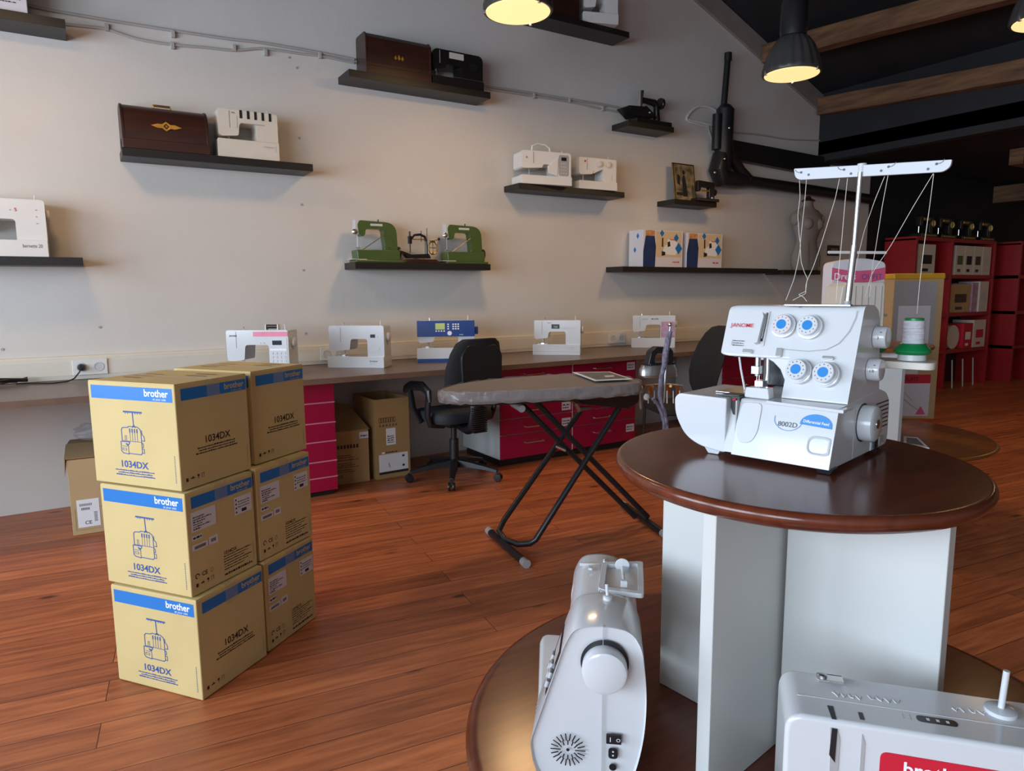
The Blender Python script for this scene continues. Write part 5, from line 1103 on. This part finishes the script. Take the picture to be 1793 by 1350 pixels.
b.loft(rows); b.build('backrest', FABB, t, angle=60)
b = MB(); b.tube([(-.21, -.16, .43), (-.21, -.25, .46), (-.20, -.25, .62)], .012, 8); b.tube([(.21, -.16, .43), (.21, -.25, .46), (.20, -.25, .62)], .012, 8); b.build('back_frame', BLACKM, t)

# ================================================================== IRONING BOARD
zi = .925
out = [(onz(762, 684, zi)), onz(800, 672, zi), onz(860, 664, zi), onz(965, 656, zi), onz(1050, 654, zi), onz(1098, 659, zi), onz(1132, 670, zi), onz(1080, 675, zi), onz(1000, 680, zi), onz(900, 685, zi), onz(800, 688, zi)]
out = [(p.x, p.y) for p in out]; oc = Vector((sum(p[0] for p in out) / len(out), sum(p[1] for p in out) / len(out)))
ib = thing('ironing_board', 'ironing board with film wrapped grey cover on black crossed legs', 'ironing board', (oc.x, oc.y, 0))
loc_ = lambda v: Vector(v) - Vector((oc.x, oc.y, 0))
op = rpoly([(p[0] - oc.x, p[1] - oc.y) for p in out], .10, 5)
rg = lambda s, z: [(p[0] * s, p[1] * s, z) for p in op]
b = MB(); b.loft([rg(.97, zi - .052), rg(1.0, zi - .045), rg(1.0, zi - .012), rg(.985, zi)]); b.build('cover', BOARDF, ib, angle=40)
b = MB(); r = random.Random(3); fa_ = []
for k, z in enumerate((zi - .060, zi - .050, zi - .035, zi - .018, zi - .002, zi + .004)):
    ring_ = []
    for i, p in enumerate(op):
        s_ = 1.004 + (.012 * r.random() * .6 if k < 4 else .0) + (.01 * math.sin(i * 1.7 + k) if k < 4 else 0); ring_.append((p[0] * s_, p[1] * s_, z + .004 * math.sin(i * 2.3)))
    fa_.append(ring_)
b.loft(fa_, 0, False); b.build('plastic_film', SILVR, ib, smooth=False)
b = MB(); b.loft([[(p[0] * .9, p[1] * .8, zi - .075) for p in op], [(p[0] * .94, p[1] * .9, zi - .054) for p in op]]); b.build('underframe', BLACKM, ib)
Y1, Y2 = 3.28, 3.00
A1, A2 = ony(883, 910, Y1), ony(1019, 716, Y1); B1, B2 = ony(938, 945, Y2), ony(1094, 698, Y2)
m1 = A1 + (A1 - A2).normalized() * .10; m2 = B1 + (B1 - B2).normalized() * .05
m1.z = max(m1.z, .05); m2.z = max(m2.z, .05)
b = MB(); pts = [A2, A1, A1.lerp(m1, .7) + Vector((0, -.02, 0)), (m1 + m2) / 2 + Vector((-.01, .06, -.012)), (m1 + m2) / 2 + Vector((.01, -.05, -.012)), B1.lerp(m2, .7) + Vector((0, .02, 0)), B1, B2]
b.tube([loc_(p) for p in pts], .0165, 12); b.build('leg_frame', BLACKM, ib)
for (p, q) in ((ony(908, 702, 3.18), onz(1112, 905, .05)), (ony(934, 700, 3.08), onz(1134, 905, .05))):
    b = MB(); b.tube([loc_(p), loc_(q)], .0165, 12); b.build('leg', BLACKM, ib)
b = MB(); p, q = ony(898, 706, 3.20), ony(914, 716, 3.06); b.tube([loc_(p), loc_(q)], .020, 12); b.build('axle_cap', GREYP, ib)
for (u, v) in (((858, 931), (919, 985)), ((1093, 884), (1163, 935))):
    p, q = onz(*u, .022), onz(*v, .022); b = MB(); b.tube([loc_(p), loc_(q)], .021, 14); fb = b.build('foot_bar', BLACKM, ib)
    for a_, c_ in ((p, q), (q, p)):
        d_ = (a_ - c_).normalized(); b = MB(); b.tube([loc_(a_ - d_ * .02), loc_(a_ + d_ * .025)], .0235, 14); b.build('end_cap', GREYP, fb)
b = MB(); p = ony(973, 781, 3.12); q = ony(985, 787, 3.12); b.cyl(loc_(p), loc_(q) + Vector((0, -.03, 0)), .01, 10); b.build('pivot_screw', CHROME, ib)
b = MB(); b.tube([loc_(ony(983, 693, 3.0)), loc_(ony(1012, 708, 3.0))], .008, 8); b.tube([loc_(ony(1008, 706, 3.0)), loc_(ony(1013, 717, 3.0)), loc_(ony(1035, 713, 3.0))], [.014, .018, .006], 8); b.build('release_lever', STEEL, ib)
pp = [ony(1000, 693, 3.0), ony(1122, 680, 2.85), ony(1118, 706, 2.9), ony(1100, 716, 2.95), ony(1020, 708, 3.0)]
b = MB(); b.add([loc_(p) for p in pp] + [loc_(p) + Vector((0, .25, 0)) for p in pp], [(0, 1, 2, 3, 4), (9, 8, 7, 6, 5), (0, 5, 6, 1), (1, 6, 7, 2), (2, 7, 8, 3), (3, 8, 9, 4), (4, 9, 5, 0)]); b.build('tray_housing', BLACK, ib, bevel=.006)
b = MB(); p = ony(1131, 695, 2.84); b.lathe([(.018, 0), (.018, .010), (.012, .014)], 18, 0, Matrix.Translation(loc_(p)) @ Matrix.Rotation(PI / 2, 4, 'X')); b.build('white_knob', WHITEM, ib)
# wire rest for the iron
b = MB(); rp = [ony(1118, 676, 2.95), ony(1195, 676, 2.95), ony(1200, 690, 2.95), ony(1196, 716, 2.95)]
b.tube([loc_(ony(1122, 716, 2.95)), loc_(ony(1119, 690, 2.95)), loc_(rp[0]), loc_(ony(1160, 672, 2.95)), loc_(rp[1]), loc_(rp[2]), loc_(rp[3])], .007, 8); b.build('iron_rest_frame', CHROME, ib)
for k in range(4):
    b = MB(); x = 1126 + k * 16; b.tube([loc_(ony(x, 676, 2.93)), loc_(ony(x + 12, 674, 3.0)), loc_(ony(x + 14, 690, 3.02))], .009, 8); b.build('rest_tube', BRASS, ib)
for k in range(6):
    b = MB(); x = 1135 + k * 11; b.tube([loc_(ony(x, 684, 3.0)), loc_(ony(x, 706, 3.0))], .004, 6); b.build('rest_wire', CHROME, ib)
b = MB(); b.tube([loc_(ony(1162, 705, 2.83)), loc_(ony(1168, 620, 2.83)), loc_(ony(1174, 570, 2.83))], [.008, .006, .005], 10); b.build('cord_holder', STEEL, ib)
b = MB(); b.ball(loc_(ony(1173, 568, 2.83)), .012, 10); b.build('holder_tip', CHROME, ib)
b = MB(); cp = [(1172, 580), (1169, 600), (1165, 620), (1163, 640), (1158, 660), (1155, 690), (1157, 705), (1162, 720), (1165, 735), (1168, 760), (1170, 790)]
b.tube([ony(*p, 2.80) for p in cp], [.017, .017, .017, .014, .013, .012, .013, .014, .015, .012, .010], 10); b.tube([ony(*p, 2.80) for p in ((1143, 698), (1152, 708), (1158, 722), (1163, 740), (1163, 760))], .010, 8)
tag(b.build('braided_cord', CORD), 'grey braided iron cord hanging down the holder at the board end', 'cord')
# the leaflet on the board
q4 = [onz(1003, 656, zi), onz(1042, 671, zi), onz(1107, 668, zi), onz(1068, 655, zi)]; g = sum(q4, Vector()) / 4
t = thing('leaflet', 'glossy photo leaflet lying on the ironing board', 'leaflet', (g.x, g.y, zi + .012))
b = MB(); v = [Vector((p.x - g.x, p.y - g.y, 0)) for p in q4]; b.add(v + [p + Vector((0, 0, .003)) for p in v], [(0, 1, 2, 3), (7, 6, 5, 4), (0, 4, 5, 1), (1, 5, 6, 2), (2, 6, 7, 3), (3, 7, 4, 0)]); b.build('sheet', PWHT, t, smooth=False)
b = MB(); b.add([p * .86 + Vector((0, 0, .0036)) for p in v], [(0, 1, 2, 3)]); b.build('photo', PAPERD, t, smooth=False, recalc=False)
b = MB(); b.add([Vector((p.x * .28, p.y * .16, .0042)) + v[2] * .25 for p in v], [(0, 1, 2, 3)]); b.build('print', LABEL, t, smooth=False, recalc=False)
# steam iron
p = ony(1150, 668, 2.97)
t = thing('steam_iron', 'black and silver steam iron standing on the rest at the board end', 'iron', (p.x, p.y, p.z + .030), D2R(-8))
fpnt = lambda s, z: [(x * s, y * s, z) for x, y in rpoly([(-.12, -.02), (-.06, -.055), (.12, -.055), (.12, .055), (-.06, .055), (-.12, .02)], .03)]
b = MB(); b.loft([fpnt(1, 0), fpnt(1.02, .010)]); b.build('soleplate', CHROME, t)
b = MB(); b.loft([fpnt(1.0, .011), fpnt(.98, .045), fpnt(.86, .07)]); b.build('silver_shell', STEEL, t, angle=40)
b = MB(); b.prism(rpoly([(-.07, .068), (.10, .068), (.09, .165), (-.02, .175), (-.055, .155)], [.01, .01, .02, .03, .02]) , -.03, .03, 'y'); 
b = MB(); P4 = [(-.08, .07), (-.06, .15), (-.02, .178), (.07, .172), (.095, .15), (.10, .07), (.06, .07), (.055, .135), (-.02, .138), (-.035, .115), (-.03, .07)]
b.prism(rpoly(P4, .012), -.028, .028, 'y'); b.build('handle', BLACK, t, bevel=.006); b = MB(); b.prism([(-.075, .066), (.10, .066), (.10, .085), (-.075, .085)], -.04, .04, 'y'); b.build('handle_base', BLACK, t, bevel=.006)

# ================================================================== SECOND DISPLAY STAND: OVERLOCKER, CARTONS, LEAFLET
RZ = D2R(-32); dirx = Vector((math.cos(RZ), math.sin(RZ), 0)); diry = Vector((-math.sin(RZ), math.cos(RZ), 0))
def at_depth(px, py, dep):
    d = pray(px, py); fh = Vector((rf.x, rf.y, 0)).normalized(); t = dep / d.dot(fh); return Vector((d.x * t, d.y * t, H + d.z * t))
a0 = at_depth(1450, 600, 4.12)
t = thing('carton', 'white carton with rounded top and pink band, behind the cream overlocker', 'box', (a0.x, a0.y, 1.091), RZ)
b = MB(); b.prism(rpoly([(0, 0), (.315, 0), (.315, .485), (.16, .515), (0, .485)], [.004, .004, .03, .1, .03]), 0, .12, 'y'); b.build('body', LABEL, t, bevel=.003)
b = MB(); b.flat([(.0, .385), (.08, .370), (.16, .365), (.24, .370), (.315, .385), (.315, .455), (.24, .44), (.16, .435), (.08, .44), (0, .455)], -.001); b.build('pink_band', PPINK, t, smooth=False, recalc=False)
b = MB(); b.text('Dress', .012, .385, .055, -.0018, 0, bold=.01); b.build('band_text', PWHT, t, smooth=False, recalc=False)
b = MB(); b.text('OUFIT', .175, .385, .045, -.0018, 0, wid=.12); b.build('band_word', PLINE, t, smooth=False, recalc=False)
a1 = at_depth(1550, 734, 4.66); 
t = thing('carton', 'tall tan carton with yellow lid and pictured front, right of the white rounded one', 'box', (a1.x, a1.y, .5355), RZ)
b = MB(); b.box(0, .335, 0, .14, 0, .965); b.build('body', CARD2, t, bevel=.004); b = MB(); b.box(-.006, .341, -.006, .146, .945, .985); b.build('lid', GOLDB, t, bevel=.01)
b = MB(); b.rect(.01, .29, .49, .93, -.001); b.build('grey_print', GREYP, t, smooth=False, recalc=False)
b = MB(); b.rect(.04, .255, .505, .77, -.0016); b.rect(.005, .29, .02, .30, -.0016); b.rect(.015, .20, .31, .43, -.0016); b.build('white_print', LABEL, t, smooth=False, recalc=False)
b = MB(); b.rect(.0, .29, .245, .305, -.0022); b.build('pink_band', PRED, t, smooth=False, recalc=False); b = MB(); b.text('OUFIT', .10, .262, .038, -.0028, 0, bold=.01); b.build('band_word', PBLK, t, smooth=False, recalc=False)
b = MB(); b.flat([(.075, .60), (.085, .66), (.10, .66), (.11, .60)], -.0022); b.flat([(.18, .62), (.195, .68), (.215, .68), (.225, .62)], -.0022); b.rect(.04, .255, .48, .50, -.0022); b.build('dark_red_print', MAHOG, t, smooth=False, recalc=False)
b = MB(); b.stroke([(.02, .17), (.10, .15), (.16, .10), (.22, .06)], .006, -.0022); b.stroke([(.05, .20), (.12, .18), (.17, .13)], .004, -.0022); b.build('grey_sketch', GREYP, t, smooth=False, recalc=False)
b = MB(); b.flat([(.20, .03), (.235, .09), (.27, .03)], -.0024); b.build('pink_print', PPINK, t, smooth=False, recalc=False)
c0 = at_depth(1466, 560, 3.84)
t = thing('overlock_machine', 'cream overlocker with thread slots on the second stand, behind the foreground overlocker', 'overlocker', (c0.x, c0.y, 1.091), RZ)
b = MB(); b.prism(rpoly([(0, .16), (.02, .345), (.05, .365), (.255, .365), (.262, .0), (-.06, .0), (-.06, .14), (0, .14)], [.01, .03, .02, .02, .01, .01, .02, .01]), 0, .20, 'y'); b.build('body', OFFW, t, bevel=.008, segs=3)
for k in range(6): b = MB(); b.box(.055 + k * .036, .059 + k * .036, -.002, .001, .16, .345); b.build('thread_slot', GREYP, t)
b = MB(); b.tube([(-.03, .0, .215), (.07, -.02, .215), (.12, -.01, .21)], .012, 10); b.build('cloth_lever', OFFW, t, bevel=0)
b = MB(); b.tube([(.15, .17, .36), (.16, .17, .55)], .006, 10); b.build('telescopic_rod', STEEL, t)
b = MB(); b.prism(rpoly([(.0, .530), (.335, .525), (.335, .541), (.0, .546)], .007), .155, .165, 'y'); b.build('guide_bar', WHITEM, t, bevel=.002)
b = MB(); b.box(.20, .37, .17, .26, .17, .185); b.build('thread_stand_tray', OFFW, t, bevel=.004)
for x, lab in ((.315, 'cream thread cone on the tray of the cream overlocker'),):
    w_ = Vector((c0.x, c0.y, 1.091)) + dirx * x + diry * .215 + Vector((0, 0, .187)); q = thing('thread_cone', lab, 'thread cone', w_)
    b = MB(); b.lathe([(.03, 0), (.032, .02), (.018, .03)], 20); b.build('cone_base', OFFW, q); b = MB(); b.lathe([(.022, .03), (.018, .15)], 20); b.build('wound_thread', OFFW, q)
q4 = [onz(1582, 766, .535), onz(1607, 768, .535), onz(1627, 787, .535), onz(1582, 780, .535)]; g = sum(q4, Vector()) / 4
b = MB(); v = [Vector((p.x - g.x, p.y - g.y, 0)) for p in q4]; b.add(v + [p + Vector((0, 0, .006)) for p in v], [(0, 1, 2, 3), (7, 6, 5, 4), (0, 4, 5, 1), (1, 5, 6, 2), (2, 6, 7, 3), (3, 7, 4, 0)]); o = b.build('leaflet', PWHT, smooth=False); o.location = (g.x, g.y, .537); tag(o, 'white leaflet lying on the lower top of the second stand', 'leaflet')
b = MB(); b.add([p * .7 + Vector((0, 0, .0066)) for p in v], [(0, 1, 2, 3)]); b.build('print', PAPERD, o, smooth=False, recalc=False)

# ================================================================== RED SHELVES AT THE FAR END
def redunit(x0, xs_, y0, dep, label, rows=(0, .53, 1.05, 1.58, 2.075)):
    t = thing('shelf_unit', label, 'shelf unit', (x0, y0, 0)); th = .05
    for i, x in enumerate(xs_):
        b = MB(); b.box(x - x0 - th / 2, x - x0 + th / 2, 0, dep, 0, rows[-1]); b.build('upright', REDS, t, bevel=.002)
    for z in rows[1:]:
        b = MB(); b.box(xs_[0] - x0 - th / 2, xs_[-1] - x0 + th / 2, 0.004, dep, z - th / 2, z + th / 2); b.build('shelf', REDS, t, bevel=.002)
    b = MB(); b.box(xs_[0] - x0, xs_[-1] - x0, dep - .01, dep, 0, rows[-1]); b.build('back_panel', MAHOGD, t); return t
redunit(9.35, [9.38, 10.30, 11.52], 4.985, .42, 'red cube shelf unit filled with machine cartons at the far end')
redunit(11.95, [11.9, 12.5], 4.80, .5, 'second red shelf unit, seen edge on to the right of the filled one')
def fbox(x, y, z, w, h, d, m, label, art=None):
    t = thing('carton', label, 'box', (x, y, z), 0, 'cartons in the red shelves'); b = MB(); b.box(0, w, 0, d, 0, h); b.build('body', m, t, bevel=.003)
    if art:
        b = MB(); b.rect(w * .2, w * .8, h * .35, h * .65, -.002); b.rect(w * .25, w * .6, h * .1, h * .2, -.002); b.build('picture', art, t, smooth=False, recalc=False)
fbox(9.50, 5.02, 1.606, .42, .40, .3, OFFW, 'cream carton in the top left cube of the red shelves', PBLK)
for k in range(4): fbox(10.42 + k * .255, 5.0, 1.606, .245, .405, .3, OFFW, 'cream carton in the top right cube, ' + ['leftmost, with green picture', 'second from the left', 'third from the left', 'rightmost of the four'][k], [GREEN, PBLK, MAHOG, LGREY][k])
fbox(10.45, 5.04, 1.076, .55, .40, .3, CARD2, 'brown carton in the middle right cube of the red shelves', MAHOG); fbox(11.01, 5.02, 1.076, .16, .42, .3, PINKP, 'mauve carton beside the brown one in the red shelves'); fbox(11.18, 5.0, 1.076, .26, .44, .3, OFFW, 'cream carton beside the mauve one in the red shelves', LGREY)
b = MB(); b.lathe([(.17, 0), (.17, .12)], 24, 0, T(10.60, 5.16, .555 + .172, 0, PI / 2)); o = b.build('round_box', OFFW); tag(o, 'round cream box lying in the lower right cube of the red shelves', 'box')
fbox(10.80, 5.0, .556, .26, .36, .3, PRED, 'red carton in the lower right cube of the red shelves', PWHT); fbox(11.09, 5.0, .556, .36, .40, .3, OFFW, 'white and red carton in the lower right cube of the red shelves', PRED)
for k, x in enumerate((9.55, 10.05, 10.6, 11.15)):
    t = thing('vintage_sewing_machine', ['gilt black vintage machine at the left end on top of the red shelves', 'gilt black vintage machine second from left on the red shelves', 'gilt black vintage machine third from left on the red shelves', 'gilt black vintage machine at the right end on top of the red shelves'][k], 'sewing machine', (x, 5.02, 2.101), 0, 'vintage machines on top of the red shelves')
    b = MB(); b.box(0, .40, 0, .18, 0, .05); b.build('base', IRONB, t, bevel=.005); b = MB(); b.prism(rpoly([(.36, .05), (.36, .27), (.04, .28), (.04, .14), (.09, .14), (.10, .21), (.27, .20), (.28, .05)], .02), .05, .12, 'y'); b.build('arm', IRONB, t, bevel=.008)
    b = MB(); b.box(.12, .26, .045, .05, .225, .25); b.box(.05, .35, -.003, 0, .015, .03); b.build('gilt_trim', BRASS, t); b = MB(); b.lathe([(.06, 0), (.06, .015)], 20, 0, T(.365, .085, .19) @ RX); b.build('hand_wheel', BRASS, t); b = MB(); b.cyl((.065, .085, .06), (.065, .085, .16), .007, 8); b.build('needle_bar', CHROME, t)
for k in range(3):
    b = MB(); b.tube([(10.55 + k * .3, 4.98, 0), (10.58 + k * .3, 5.02, .40)], .010, 8); o = b.build('stand_leg', GREYP); tag(o, 'metal stand leg in the bottom cube, ' + ['left', 'middle', 'right'][k] + ' of three', 'leg')
b = MB(); b.box(12.75, 13.9, 4.2, 4.9, 0, 1.35); tag(b.build('black_cabinet', BLACKM, bevel=.01), 'black cabinet at the right edge past the red shelves', 'cabinet')
b = MB(); p = ony(1452, 429, D - .03); q = ony(1469, 448, D - .03); b.box(p.x, q.x, D - .03, D - .001, q.z, p.z); o = b.build('picture_frame', BLACK, bevel=.004); tag(o, 'small dark picture frame on the wall right of the dress form', 'picture')
m_ = MB(); m_.box(p.x + .04, q.x - .04, D - .032, D - .03, q.z + .04, p.z - .04); m_.build('picture', POSTER, o)
